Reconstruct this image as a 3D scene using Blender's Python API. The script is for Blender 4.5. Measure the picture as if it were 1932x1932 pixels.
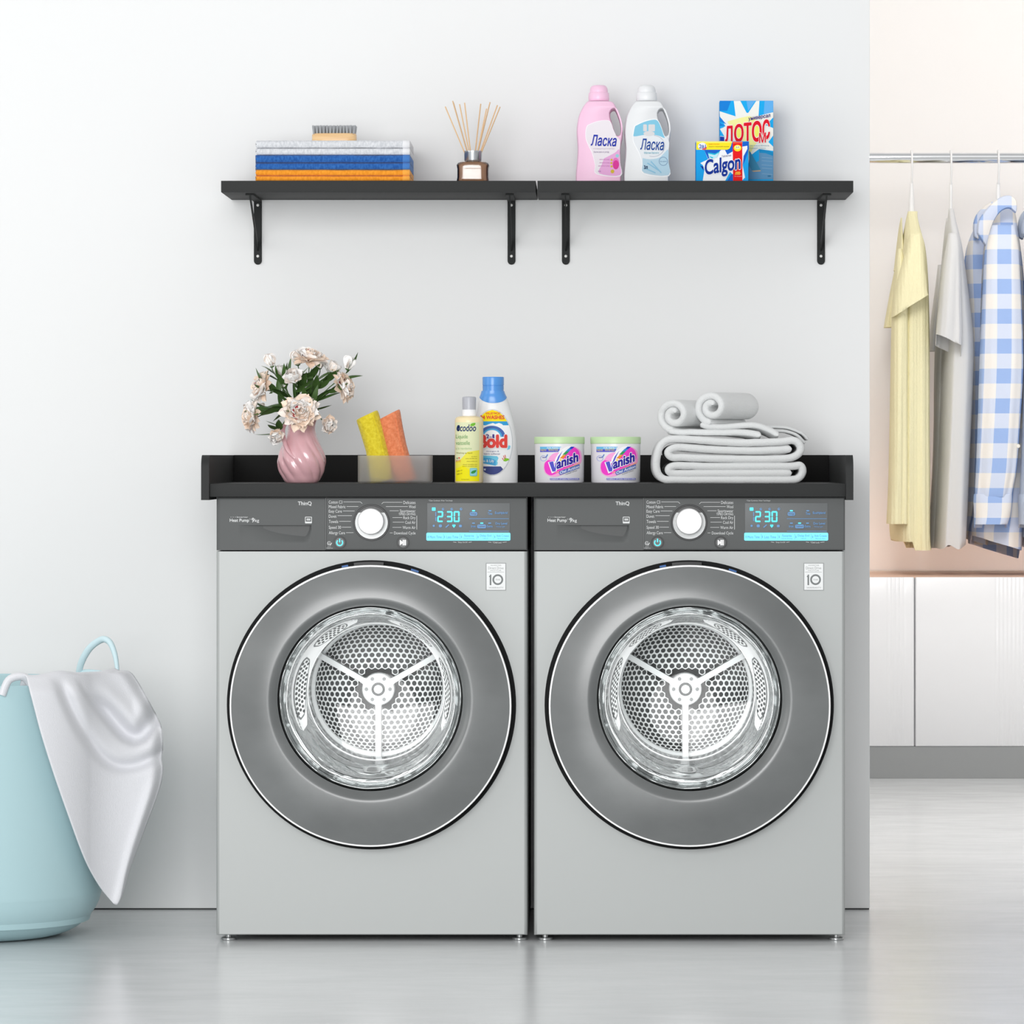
import bpy, bmesh, math, random
from math import pi, sin, cos, radians, sqrt
from mathutils import Vector, Matrix
from mathutils import noise as mnoise
from mathutils.geometry import tessellate_polygon

sc = bpy.context.scene
for o in list(bpy.data.objects):
    bpy.data.objects.remove(o)
rnd = random.Random(7)

# ------------------------------------------------------------------ camera
CAMZ = 0.933; CAMD = 8.6; F = 8428.0; VX = 1100.0; VY = 862.0
cam_d = bpy.data.cameras.new('camera')
cam = bpy.data.objects.new('camera', cam_d); sc.collection.objects.link(cam)
cam.location = (0, -CAMD, CAMZ); cam.rotation_euler = (pi/2, 0, 0)
cam_d.sensor_width = 36; cam_d.lens = F/1932*36
cam_d.shift_x = (966-VX)/1932; cam_d.shift_y = -(966-VY)/1932
cam_d.clip_end = 100
sc.camera = cam

# ------------------------------------------------------------------ world, lights, exposure
vs = sc.view_settings
vs.view_transform = 'Standard'; vs.look = 'None'; vs.gamma = 1; vs.use_curve_mapping = False
vs.exposure = 0.0
world = bpy.data.worlds.new('world'); sc.world = world; world.use_nodes = True
bgn = world.node_tree.nodes['Background']
bgn.inputs[0].default_value = (1.0, 1.0, 1.0, 1); bgn.inputs[1].default_value = 0.56

def area_light(name, loc, target, sx, sy, power, col=(1, 1, 1), spread=180):
    d = bpy.data.lights.new(name, 'AREA'); d.shape = 'RECTANGLE'; d.size = sx; d.size_y = sy
    d.energy = power; d.color = col; d.spread = radians(spread)
    o = bpy.data.objects.new(name, d); sc.collection.objects.link(o)
    o.location = loc
    o.rotation_euler = (Vector(target)-Vector(loc)).to_track_quat('-Z', 'Y').to_euler()
    return o
# daylight from a tall window on the left of the laundry room
area_light('window_daylight', (-4.4, -2.4, 1.9), (-0.4, 0.6, 0.9), 2.6, 2.4, 29, (1.0, 0.99, 0.97))
# unseen frontal fill, added to brighten the wall behind the basket
area_light('front_fill', (-1.1, -6.6, 1.9), (-0.6, 0.6, 0.8), 3.2, 2.8, 270, (1.0, 1.0, 1.0))
# ceiling light of the dressing room behind
area_light('dressing_room_light', (1.5, 2.8, 2.9), (1.5, 4.9, 0.4), 1.8, 1.2, 3, (1.0, 0.99, 0.98))
area_light('dressing_room_fill', (0.68, 1.7, 2.7), (1.15, 5.1, 0.6), 0.9, 0.9, 46, (1.0, 0.985, 0.97))  # fill added overhead, out of view, to brighten the dressing room wall

# ------------------------------------------------------------------ helpers
def S(y): return F/(CAMD+y)
def X(px, y): return (px-VX)/S(y)
def Z(py, y): return CAMZ+(VY-py)/S(y)

def lin(c):
    out = []
    for v in c[:3]:
        v = v/255.0
        out.append(v/12.92 if v <= 0.04045 else ((v+0.055)/1.055)**2.4)
    return tuple(out)+(1.0,)

_m = {}
def mat(name, rgb=(200, 200, 200), rough=0.5, metal=0.0, emit=0.0, spec=0.5, coat=0.0, sheen=0.0,
        bump=None, var=None, sss=0.0):
    """rgb in sRGB 0-255. bump=(scale,strength[,distance[,stretch xyz]]); var=(scale, rgb2, stretch)"""
    if name in _m: return _m[name]
    m = bpy.data.materials.new(name); m.use_nodes = True
    nt = m.node_tree; N = nt.nodes; L = nt.links
    p = N['Principled BSDF']
    p.inputs['Base Color'].default_value = lin(rgb)
    p.inputs['Roughness'].default_value = rough; p.inputs['Metallic'].default_value = metal
    p.inputs['Specular IOR Level'].default_value = spec
    p.inputs['Coat Weight'].default_value = coat
    p.inputs['Coat Roughness'].default_value = 0.2
    if sheen: p.inputs['Sheen Weight'].default_value = sheen
    if sss:
        p.inputs['Subsurface Weight'].default_value = sss
        p.inputs['Subsurface Scale'].default_value = 0.01
    if emit:
        p.inputs['Emission Color'].default_value = lin(rgb); p.inputs['Emission Strength'].default_value = emit
    if bump or var:
        tc = N.new('ShaderNodeTexCoord')
    if var:
        mp = N.new('ShaderNodeMapping'); mp.inputs['Scale'].default_value = var[2] if len(var) > 2 else (1, 1, 1)
        nz = N.new('ShaderNodeTexNoise'); nz.inputs['Scale'].default_value = var[0]; nz.inputs['Detail'].default_value = 6
        mx = N.new('ShaderNodeMix'); mx.data_type = 'RGBA'
        mx.inputs[6].default_value = lin(rgb); mx.inputs[7].default_value = lin(var[1])
        rp = N.new('ShaderNodeMapRange'); rp.inputs['From Min'].default_value = 0.35; rp.inputs['From Max'].default_value = 0.65
        L.new(tc.outputs['Object'], mp.inputs[0]); L.new(mp.outputs[0], nz.inputs['Vector'])
        L.new(nz.outputs['Fac'], rp.inputs['Value']); L.new(rp.outputs[0], mx.inputs[0])
        L.new(mx.outputs[2], p.inputs['Base Color'])
    if bump:
        mp2 = N.new('ShaderNodeMapping'); mp2.inputs['Scale'].default_value = bump[3] if len(bump) > 3 else (1, 1, 1)
        nz2 = N.new('ShaderNodeTexNoise'); nz2.inputs['Scale'].default_value = bump[0]; nz2.inputs['Detail'].default_value = 3
        bp = N.new('ShaderNodeBump'); bp.inputs['Strength'].default_value = bump[1]
        bp.inputs['Distance'].default_value = bump[2] if len(bump) > 2 else 0.002
        L.new(tc.outputs['Object'], mp2.inputs[0]); L.new(mp2.outputs[0], nz2.inputs['Vector'])
        L.new(nz2.outputs['Fac'], bp.inputs['Height']); L.new(bp.outputs[0], p.inputs['Normal'])
    _m[name] = m
    return m

def tag(o, label=None, cat=None, group=None, kind=None):
    if label: o['label'] = label
    if cat: o['category'] = cat
    if group: o['group'] = group
    if kind: o['kind'] = kind
    return o

def empty(name, loc, label, cat, group=None, rz=0):
    o = bpy.data.objects.new(name, None); sc.collection.objects.link(o)
    o.empty_display_size = 0.05
    o.location = loc; o.rotation_euler = (0, 0, rz)
    return tag(o, label, cat, group)

def link_mesh(name, me, m=None, parent=None, smooth=True, auto=None):
    if m is not None and not me.materials:
        me.materials.append(m)
    if smooth:
        for p in me.polygons: p.use_smooth = True
    o = bpy.data.objects.new(name, me); sc.collection.objects.link(o)
    if parent: o.parent = parent
    return o

def from_bm(name, bm, m=None, parent=None, smooth=True, fix=True, sharp=35):
    if fix: bmesh.ops.recalc_face_normals(bm, faces=bm.faces)
    if smooth and sharp:
        for e in bm.edges:
            if len(e.link_faces) == 2 and e.calc_face_angle(0) > radians(sharp): e.smooth = False
    me = bpy.data.meshes.new(name); bm.to_mesh(me); bm.free()
    return link_mesh(name, me, m, parent, smooth)

def add_box(bm, x0, x1, y0, y1, z0, z1):
    vsx = [bm.verts.new((x, y, z)) for z in (z0, z1) for y in (y0, y1) for x in (x0, x1)]
    for f in ((0, 2, 3, 1), (4, 5, 7, 6), (0, 1, 5, 4), (2, 6, 7, 3), (0, 4, 6, 2), (1, 3, 7, 5)):
        bm.faces.new([vsx[i] for i in f])
    return vsx

def box(name, x0, x1, y0, y1, z0, z1, m, parent=None, bev=0.0, seg=2):
    bm = bmesh.new(); add_box(bm, x0, x1, y0, y1, z0, z1)
    if bev:
        bmesh.ops.bevel(bm, geom=bm.edges[:], offset=bev, segments=seg, affect='EDGES', profile=0.6)
    return from_bm(name, bm, m, parent, smooth=bool(bev))

def add_lathe(bm, prof, seg=48, c=(0, 0, 0), axis='z', cap0=False, cap1=False, ang0=0, ang1=2*pi):
    """prof list of (r, h) about the axis."""
    full = abs(ang1-ang0-2*pi) < 1e-6
    n = seg if full else seg+1
    rings = []
    for r, h in prof:
        ring = []
        for i in range(n):
            a = ang0+(ang1-ang0)*i/seg
            if axis == 'z': co = (c[0]+r*cos(a), c[1]+r*sin(a), c[2]+h)
            elif axis == 'y': co = (c[0]+r*cos(a), c[1]+h, c[2]+r*sin(a))
            else: co = (c[0]+h, c[1]+r*cos(a), c[2]+r*sin(a))
            ring.append(bm.verts.new(co))
        rings.append(ring)
    for a, b in zip(rings[:-1], rings[1:]):
        for i in range(seg):
            j = (i+1) % n
            bm.faces.new((a[i], a[j], b[j], b[i]))
    if cap0: bm.faces.new(rings[0])
    if cap1: bm.faces.new(rings[-1])
    return rings

def lathe(name, prof, m, parent=None, seg=48, c=(0, 0, 0), axis='z', cap0=False, cap1=False, sharp=35):
    bm = bmesh.new(); add_lathe(bm, prof, seg, c, axis, cap0, cap1)
    return from_bm(name, bm, m, parent, sharp=sharp)

def smooth_path(pts, n=6):
    """Catmull-Rom through pts."""
    P = [Vector(p) for p in pts]; out = []
    for i in range(len(P)-1):
        p0 = P[max(i-1, 0)]; p1 = P[i]; p2 = P[i+1]; p3 = P[min(i+2, len(P)-1)]
        for k in range(n):
            t = k/n
            out.append(0.5*((2*p1)+(-p0+p2)*t+(2*p0-5*p1+4*p2-p3)*t*t+(-p0+3*p1-3*p2+p3)*t**3))
    out.append(P[-1]); return out

def add_tube(bm, pts, r, seg=8, cap=True, flat=1.0):
    P = [Vector(p) for p in pts]; n = len(P)
    R = r if isinstance(r, (list, tuple)) else [r]*n
    if len(R) != n: R = [R[0]+(R[-1]-R[0])*i/(n-1) for i in range(n)]
    up = None; rings = []
    for i in range(n):
        t = (P[min(i+1, n-1)]-P[max(i-1, 0)])
        if t.length < 1e-9: t = Vector((0, 0, 1))
        t.normalize()
        if up is None:
            a = Vector((0, 1, 0)) if abs(t.y) < 0.9 else Vector((1, 0, 0))
            up = (a-t*a.dot(t)).normalized()
        else:
            up = (up-t*up.dot(t)).normalized()
        s = t.cross(up)
        rings.append([bm.verts.new(P[i]+(up*cos(2*pi*k/seg)*flat+s*sin(2*pi*k/seg))*R[i]) for k in range(seg)])
    for a, b in zip(rings[:-1], rings[1:]):
        for k in range(seg):
            bm.faces.new((a[k], a[(k+1) % seg], b[(k+1) % seg], b[k]))
    if cap: bm.faces.new(rings[0]); bm.faces.new(rings[-1])

def tube(name, pts, r, m, parent=None, seg=8, flat=1.0, n=0):
    if n: pts = smooth_path(pts, n)
    bm = bmesh.new(); add_tube(bm, pts, r, seg, True, flat)
    return from_bm(name, bm, m, parent, sharp=60)

def interp(rows, v):
    """rows sorted by first element; linear/cosine interpolation of the rest."""
    if v <= rows[0][0]: return rows[0][1:]
    for a, b in zip(rows[:-1], rows[1:]):
        if v <= b[0]:
            t = (v-a[0])/(b[0]-a[0])
            return tuple(x+(y-x)*t for x, y in zip(a[1:], b[1:]))
    return rows[-1][1:]

def smooth_rows(rows, n=5):
    return [tuple(v) for v in smooth_path_nd(rows, n)]

def smooth_path_nd(pts, n):
    out = []
    for i in range(len(pts)-1):
        p0 = pts[max(i-1, 0)]; p1 = pts[i]; p2 = pts[i+1]; p3 = pts[min(i+2, len(pts)-1)]
        for k in range(n):
            t = k/n
            out.append(tuple(0.5*(2*b+(-a+c)*t+(2*a-5*b+4*c-d)*t*t+(-a+3*b-3*c+d)*t**3)
                             for a, b, c, d in zip(p0, p1, p2, p3)))
    out.append(tuple(pts[-1])); return out

def sgnpow(v, e): return math.copysign(abs(v)**e, v)

def loft(name, rows, m, parent=None, seg=48, ex=2.0, cap=True, sharp=50, uv=False):
    """rows (z, cx, hw, hd[, cy]) superellipse sections, exponent ex (may be a 6th)"""
    bm = bmesh.new(); rings = []
    for r in rows:
        z, cx, hw, hd = r[:4]; cy = r[4] if len(r) > 4 else 0
        e = 2.0/(r[5] if len(r) > 5 else ex)
        rings.append([bm.verts.new((cx+hw*sgnpow(cos(2*pi*k/seg), e), cy+hd*sgnpow(sin(2*pi*k/seg), e), z)) for k in range(seg)])
    for a, b in zip(rings[:-1], rings[1:]):
        for k in range(seg):
            bm.faces.new((a[k], a[(k+1) % seg], b[(k+1) % seg], b[k]))
    if cap: bm.faces.new(rings[0]); bm.faces.new(rings[-1])
    return from_bm(name, bm, m, parent, sharp=sharp)

def slab(name, loops, half, bxz, by, m, parent=None, res=6, sharp=60):
    """closed outlines (first outer, then holes) in (x,z) -> slab of half depth, edges rounded by bxz sideways and by in depth"""
    def area(lp): return sum(a[0]*b[1]-b[0]*a[1] for a, b in zip(lp, lp[1:]+lp[:1]))/2
    bm = bmesh.new(); fronts = []; backs = []
    for li, lp in enumerate(loops):
        n = len(lp); sg = 1 if area(lp) > 0 else -1
        if li: sg = -sg
        nrm = []
        for i in range(n):
            a, b = Vector(lp[i-1]), Vector(lp[(i+1) % n]); t = (b-a)
            t = t.normalized() if t.length > 1e-9 else Vector((1, 0))
            nrm.append(Vector((-t.y, t.x))*sg)          # towards the material
        rings = []
        seq = [(pi/2*k/res) for k in range(res+1)]
        for th in reversed(seq): rings.append((bxz*(1-cos(th)), -(half-by+by*sin(th))))
        for th in seq: rings.append((bxz*(1-cos(th)), (half-by+by*sin(th))))
        R = [[bm.verts.new((lp[i][0]+nrm[i].x*d, y, lp[i][1]+nrm[i].y*d)) for i in range(n)] for d, y in rings]
        for a, b in zip(R[:-1], R[1:]):
            for i in range(n): bm.faces.new((a[i], a[(i+1) % n], b[(i+1) % n], b[i]))
        fronts.append(R[0]); backs.append(R[-1])
    for grp in (fronts, backs):
        flat = [v for g in grp for v in g]
        for t in tessellate_polygon([[Vector((v.co.x, v.co.z, 0)) for v in g] for g in grp]):
            try: bm.faces.new([flat[i] for i in t])
            except ValueError: pass
    return from_bm(name, bm, m, parent, sharp=sharp)

# ------------------------------------------------------------------ decals: flat print as thin geometry
_tc = {}
def text2d(body, bold=0.0, shear=0.0):
    k = (body, bold, shear)
    if k in _tc: return _tc[k]
    cu = bpy.data.curves.new('t', 'FONT'); cu.body = body; cu.size = 1; cu.offset = bold; cu.shear = shear
    cu.resolution_u = 5 if len(body) < 7 else 3; cu.fill_mode = 'FRONT'
    o = bpy.data.objects.new('t', cu); sc.collection.objects.link(o)
    dg = bpy.context.evaluated_depsgraph_get()
    me = bpy.data.meshes.new_from_object(o.evaluated_get(dg))
    bpy.data.objects.remove(o); bpy.data.curves.remove(cu)
    v = [(p.co.x, p.co.y) for p in me.vertices]; f = [tuple(p.vertices) for p in me.polygons]
    bpy.data.meshes.remove(me)
    _tc[k] = (v, f); return _tc[k]

def circ(cx, cy, r, n=24, ry=None, a0=0, a1=2*pi):
    ry = r if ry is None else ry
    return [(cx+r*cos(a0+(a1-a0)*i/n), cy+ry*sin(a0+(a1-a0)*i/n)) for i in range(n)]

class Decal:
    """collects coloured 2D shapes in pixels of the piece, y down"""
    def __init__(s): s.items = []; s.lay = 0
    def poly(s, pts, m, keep=False):
        if not keep: s.lay += 1
        pts = list(pts); cl = [pts[0]]
        for q in pts[1:]:
            if abs(q[0]-cl[-1][0])+abs(q[1]-cl[-1][1]) > 1e-6: cl.append(q)
        if abs(cl[0][0]-cl[-1][0])+abs(cl[0][1]-cl[-1][1]) < 1e-6: cl.pop()
        if len(cl) > 4: fs = [tuple(t) for t in tessellate_polygon([[Vector((a, b, 0)) for a, b in cl]])]
        else: fs = [tuple(range(len(cl)))]
        s.items.append(('v', cl, fs, m, s.lay))
    def rect(s, x0, y0, x1, y1, m, r=0, keep=False):
        if r:
            pts = []
            for cx, cy, a in ((x1-r, y1-r, 0), (x0+r, y1-r, 1), (x0+r, y0+r, 2), (x1-r, y0+r, 3)):
                pts += [(cx+r*cos(a*pi/2+t*pi/8), cy+r*sin(a*pi/2+t*pi/8)) for t in range(5)]
        else: pts = [(x0, y0), (x1, y0), (x1, y1), (x0, y1)]
        s.poly(pts, m, keep)
    def disc(s, cx, cy, r, m, n=24, ry=None, keep=False): s.poly(circ(cx, cy, r, n, ry), m, keep)
    def split(s, f):
        out = []; n = 0
        for ff in f: out.append(tuple(range(n, n+len(ff)))); n += len(ff)
        return out
    def ring(s, cx, cy, r0, r1, m, n=32, a0=0, a1=2*pi, k=1.0):
        s.lay += 1
        v = []; f = []
        full = abs(a1-a0-2*pi) < 1e-6; c = n if full else n+1
        for i in range(c):
            a = a0+(a1-a0)*i/n
            v += [(cx+r0*cos(a), cy+r0*k*sin(a)), (cx+r1*cos(a), cy+r1*k*sin(a))]
        for i in range(n):
            j = (i+1) % c
            f.append((2*i, 2*i+1, 2*j+1, 2*j))
        s.items.append(('v', v, f, m, s.lay))
    def line(s, pts, w, m, keep=False):
        if not keep: s.lay += 1
        v = []; f = []
        for (x0, y0), (x1, y1) in zip(pts[:-1], pts[1:]):
            dx, dy = x1-x0, y1-y0; L = math.hypot(dx, dy) or 1
            nx, ny = -dy/L*w/2, dx/L*w/2; b = len(v)
            v += [(x0+nx, y0+ny), (x1+nx, y1+ny), (x1-nx, y1-ny), (x0-nx, y0-ny)]; f.append((b, b+1, b+2, b+3))
        s.items.append(('v', v, f, m, s.lay))
    def text(s, body, x0, y0, x1, y1, m, bold=0.012, shear=0.0, rot=0.0, halo=None, halo_w=0.06, skew=0.0, keep=False):
        """fit the text's bounding box into (x0,y0)-(x1,y1); rot in degrees anticlockwise; skew: rise per px"""
        v, f = text2d(body, 0.0, shear)
        if not v: return
        small = abs(y1-y0) < 4.5
        bw = 0.0 if small else bold
        ax = min(p[0] for p in v)-bw; bx = max(p[0] for p in v)+bw; ay = min(p[1] for p in v)-bw; by = max(p[1] for p in v)+bw
        def place(ox, oy):
            out = []
            cx, cy = (x0+x1)/2, (y0+y1)/2; c, sn = cos(radians(rot)), sin(radians(rot))
            for px, py in v:
                qx = x0+(px+ox-ax)/(bx-ax)*(x1-x0); qy = y1-(py+oy-ay)/(by-ay)*(y1-y0)
                qy -= (qx-cx)*skew
                dx, dy = qx-cx, qy-cy
                out.append((cx+dx*c+dy*sn, cy-dx*sn+dy*c))
            return out
        # heavier strokes and outlines: the glyph laid down several times, slightly shifted, each a hair above the last
        if halo is not None:
            s.lay += 1
            for k in range(10):
                w = bw+halo_w; s.lay += 0.5
                s.items.append(('v', place(w*cos(k*pi/5), w*sin(k*pi/5)), f, halo, s.lay))
        if not keep: s.lay += 1
        if bw > 0.011:
            for k in range(6):
                s.lay += 0.5
                pv = place(bw*cos(k*pi/3), bw*sin(k*pi/3)); s.items.append(('t', [pv[i] for ff in f for i in ff], s.split(f), m, s.lay))
        else:
            pv = place(0, 0); s.items.append(('t', [pv[i] for ff in f for i in ff], s.split(f), m, s.lay))
    def build(s, name, fn, parent=None, step=None, off=0.00005, bisect=None):
        """fn(px, py, d) -> local 3D with d = height above the surface"""
        bm = bmesh.new(); mats = []
        lay = bm.verts.layers.float.new('lay')
        for kd, v, f, m, L in s.items:
            if m not in mats: mats.append(m)
            mi = mats.index(m)
            vv = [bm.verts.new((p[0], p[1], 0)) for p in v]
            for q in vv: q[lay] = L
            if kd == 't':
                for i, ff in enumerate(f):
                    for w in ff: vv[w][lay] = L+0.7*(i % 4)
            for ff in f:
                try: fc = bm.faces.new([vv[i] for i in ff]); fc.material_index = mi
                except ValueError: pass
        big = [fc for fc in bm.faces if len(fc.verts) > 4]
        if big: bmesh.ops.triangulate(bm, faces=big)
        if step:
            xs = [q.co.x for q in bm.verts]; x = min(xs)+step
            while x < max(xs):
                bmesh.ops.bisect_plane(bm, geom=bm.verts[:]+bm.edges[:]+bm.faces[:], plane_co=(x, 0, 0), plane_no=(1, 0, 0), dist=1e-5)
                x += step
            if bisect:
                ys = [q.co.y for q in bm.verts]; y = min(ys)+bisect
                while y < max(ys):
                    bmesh.ops.bisect_plane(bm, geom=bm.verts[:]+bm.edges[:]+bm.faces[:], plane_co=(0, y, 0), plane_no=(0, 1, 0), dist=1e-5)
                    y += bisect
            # new verts made by a cut take the layer of a face neighbour
            for q in bm.verts:
                if q[lay] == 0:
                    for e in q.link_edges:
                        w = e.other_vert(q)
                        if w[lay]: q[lay] = w[lay]; break
            for q in bm.verts:
                if q[lay] == 0: q[lay] = 1
        for q in bm.verts:
            q.co = Vector(fn(q.co.x, q.co.y, off*q[lay]))
        # face the camera side
        bm.normal_update()
        for fc in bm.faces:
            if fc.normal.y > 0: fc.normal_flip()
        me = bpy.data.meshes.new(name)
        for m in mats: me.materials.append(m)
        bm.to_mesh(me); bm.free()
        o = link_mesh(name, me, None, parent, smooth=False); o['kind'] = 'stuff' if name in ('printing', 'lit_symbols') else ''
        if not o['kind']: del o['kind']
        return o

def copy_tree(o, parent=None):
    c = o.copy(); sc.collection.objects.link(c)
    if parent: c.parent = parent
    for ch in [q for q in bpy.data.objects if q.parent == o]: copy_tree(ch, c)
    return c

def pcol(rgb, rough=0.6, **k): return mat('print_%d_%d_%d' % tuple(rgb), rgb, rough, spec=0.12, **k)

class Place:
    """a thing standing at pixel cx with its base at world z; lx/lz turn pixels into local metres at depth y"""
    def __init__(s, cx, y, z): s.cx = cx; s.y = y; s.z = z; s.s = S(y); s.loc = (X(cx, y), y, z)
    def x(s, px, dy=0): return X(px, s.y+dy)-s.loc[0]
    def h(s, py, dy=0): return Z(py, s.y+dy)-s.z

# ------------------------------------------------------------------ materials
def concrete():
    m = bpy.data.materials.new('polished_concrete'); m.use_nodes = True
    nt = m.node_tree; N = nt.nodes; L = nt.links; p = N['Principled BSDF']
    tc = N.new('ShaderNodeTexCoord'); mp = N.new('ShaderNodeMapping'); mp.inputs['Scale'].default_value = (0.9, 2.2, 1)
    n1 = N.new('ShaderNodeTexNoise'); n1.inputs['Scale'].default_value = 2.2; n1.inputs['Detail'].default_value = 9; n1.inputs['Roughness'].default_value = 0.62
    n1.inputs['Distortion'].default_value = 0.7
    cr = N.new('ShaderNodeValToRGB')
    cr.color_ramp.elements[0].position = 0.3; cr.color_ramp.elements[0].color = lin((212, 214, 215))
    cr.color_ramp.elements[1].position = 0.68; cr.color_ramp.elements[1].color = lin((226, 228, 229))
    n2 = N.new('ShaderNodeTexNoise'); n2.inputs['Scale'].default_value = 9; n2.inputs['Detail'].default_value = 8
    mr = N.new('ShaderNodeMapRange'); mr.inputs['To Min'].default_value = 0.17; mr.inputs['To Max'].default_value = 0.28
    L.new(tc.outputs['Object'], mp.inputs[0]); L.new(mp.outputs[0], n1.inputs['Vector']); L.new(mp.outputs[0], n2.inputs['Vector'])
    L.new(n1.outputs['Fac'], cr.inputs[0]); L.new(cr.outputs[0], p.inputs['Base Color'])
    L.new(n2.outputs['Fac'], mr.inputs['Value']); L.new(mr.outputs[0], p.inputs['Roughness'])
    p.inputs['Specular IOR Level'].default_value = 0.6
    return m
M_floor = concrete()
M_wall = mat('painted_wall', (236, 237, 237), 0.75, bump=(60, 0.05, 0.002))
M_wall_warm = mat('warm_wall', (250, 248, 246), 0.8)
M_black = mat('black_laminate', (46, 47, 47), 0.6, bump=(400, 0.12, 0.0006), spec=0.2)
M_blackmetal = mat('black_powder_coat', (36, 38, 38), 0.6, spec=0.2)
M_shadow_gap = mat('shadow_gap_dark', (70, 72, 73), 0.8)

# ------------------------------------------------------------------ setting
WY = 0.604
def structure(o): o['kind'] = 'structure'; return o
structure(box('floor', -7, 6, -10, 9, -0.05, 0, M_floor))
wr = X(1641, WY)
structure(box('wall_back', -7, wr, WY, WY+0.12, 0.003, 3.4, M_wall, bev=0.0015))
structure(box('wall_shadow_gap', -7, wr-0.001, WY+0.004, WY+0.11, 0, 0.003, M_shadow_gap))  # dark strip drawn for the shadow line in the gap under the wall
BY = 5.15
structure(box('wall_dressing_room', -0.5, 6, BY, BY+0.1, 0, 4.2, M_wall_warm))
structure(box('wall_right', 3.05, 3.15, 1.6, BY, 0, 4.2, M_wall_warm))
structure(box('wall_left', 0.35, 0.45, WY+0.13, BY, 0, 4.2, M_wall_warm))

# ------------------------------------------------------------------ washing machines (tumble dryers)
M_body = mat('silver_paint', (172, 175, 174), 0.5, metal=0.3, spec=0.3)
M_panel = mat('graphite_panel', (92, 94, 94), 0.55, spec=0.2)
M_dark = mat('dark_plastic', (30, 31, 32), 0.4)
M_void = mat('black_recess', (8, 8, 8), 0.7)
M_chrome = mat('chrome', (236, 238, 240), 0.08, metal=1.0)
M_rim = mat('polished_rim', (252, 252, 252), 0.25, metal=0.1)
M_doorglass = mat('door_smoked_glass', (92, 95, 95), 0.34, coat=0.35, spec=0.7, var=(3.5, (112, 115, 115), (1, 1, 1.6)))  # cloudy reflections painted in as a mottled second grey
M_doorside = mat('door_side_gloss', (28, 29, 30), 0.12, spec=0.7)
M_enamel = mat('refraction_white', (248, 250, 250), 0.6, spec=0.3)
M_hole = mat('drum_hole_dark', (66, 69, 69), 0.6)
M_groove = mat('drum_groove', (112, 116, 116), 0.5)
M_knob = mat('brushed_knob', (228, 228, 228), 0.34, metal=0.15, bump=(90, 0.05, 0.0005))
M_cyan = mat('display_cyan', (70, 226, 246), emit=0.85)
M_strip = mat('display_strip', (112, 216, 246), emit=0.45)
M_icon = mat('display_dim_blue', (84, 130, 176), emit=0.35)
M_grey_text = mat('print_light_grey', (214, 216, 216), 0.6)
M_steel = mat('steel_foot', (170, 172, 172), 0.3, metal=0.8)

def glassy(name, tint, trans=0.75, rough=0.03, bump=None):
    m = bpy.data.materials.new(name); m.use_nodes = True
    nt = m.node_tree; N = nt.nodes; L = nt.links; N.remove(N['Principled BSDF'])
    t = N.new('ShaderNodeBsdfTransparent'); t.inputs[0].default_value = tint
    g = N.new('ShaderNodeBsdfGlossy'); g.inputs['Roughness'].default_value = rough
    fr = N.new('ShaderNodeFresnel'); fr.inputs[0].default_value = 1.5
    mx = N.new('ShaderNodeMixShader'); L.new(fr.outputs[0], mx.inputs[0]); L.new(t.outputs[0], mx.inputs[1]); L.new(g.outputs[0], mx.inputs[2])
    L.new(mx.outputs[0], N['Material Output'].inputs[0]); return m
M_pane = glassy('clear_glass', (0.97, 0.98, 0.98, 1))

def bowl_mat():
    """pressed glass bowl of the door: reflective, with wavy streaks running around"""
    m = bpy.data.materials.new('pressed_glass_bowl'); m.use_nodes = True
    nt = m.node_tree; N = nt.nodes; L = nt.links; p = N['Principled BSDF']
    p.inputs['Base Color'].default_value = lin((150, 154, 154)); p.inputs['Metallic'].default_value = 0.8; p.inputs['Roughness'].default_value = 0.14
    tc = N.new('ShaderNodeTexCoord'); mp = N.new('ShaderNodeMapping'); mp.inputs['Scale'].default_value = (1, 1, 1)
    nz = N.new('ShaderNodeTexNoise'); nz.inputs['Scale'].default_value = 9; nz.inputs['Detail'].default_value = 2; nz.inputs['Distortion'].default_value = 1.2
    bp = N.new('ShaderNodeBump'); bp.inputs['Strength'].default_value = 0.7; bp.inputs['Distance'].default_value = 0.02
    L.new(tc.outputs['Object'], mp.inputs[0]); L.new(mp.outputs[0], nz.inputs['Vector']); L.new(nz.outputs['Fac'], bp.inputs['Height']); L.new(bp.outputs[0], p.inputs['Normal'])
    return m
M_bowl = bowl_mat()

def ring_plate(bm, hw0, hw1, hz0, hz1, c, r, y, n=96):
    """front plate from x hw0..hw1, z hz0..hz1 with a round hole at c=(x,z)"""
    ins = []; outs = []
    for i in range(n):
        a = 2*pi*(i+0.5)/n; d = (cos(a), sin(a))
        ins.append(bm.verts.new((c[0]+r*d[0], y, c[1]+r*d[1])))
        t = min(((hw1-c[0])/d[0]) if d[0] > 1e-9 else ((hw0-c[0])/d[0]) if d[0] < -1e-9 else 9,
                ((hz1-c[1])/d[1]) if d[1] > 1e-9 else ((hz0-c[1])/d[1]) if d[1] < -1e-9 else 9)
        outs.append((c[0]+t*d[0], c[1]+t*d[1]))
    # snap the nearest samples to the corners
    for cx, cz in ((hw0, hz0), (hw0, hz1), (hw1, hz0), (hw1, hz1)):
        k = min(range(n), key=lambda q: (outs[q][0]-cx)**2+(outs[q][1]-cz)**2); outs[k] = (cx, cz)
    ov = [bm.verts.new((a, y, b)) for a, b in outs]
    for i in range(n):
        j = (i+1) % n
        bm.faces.new((ins[i], ins[j], ov[j], ov[i]))
    return ins, ov

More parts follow.
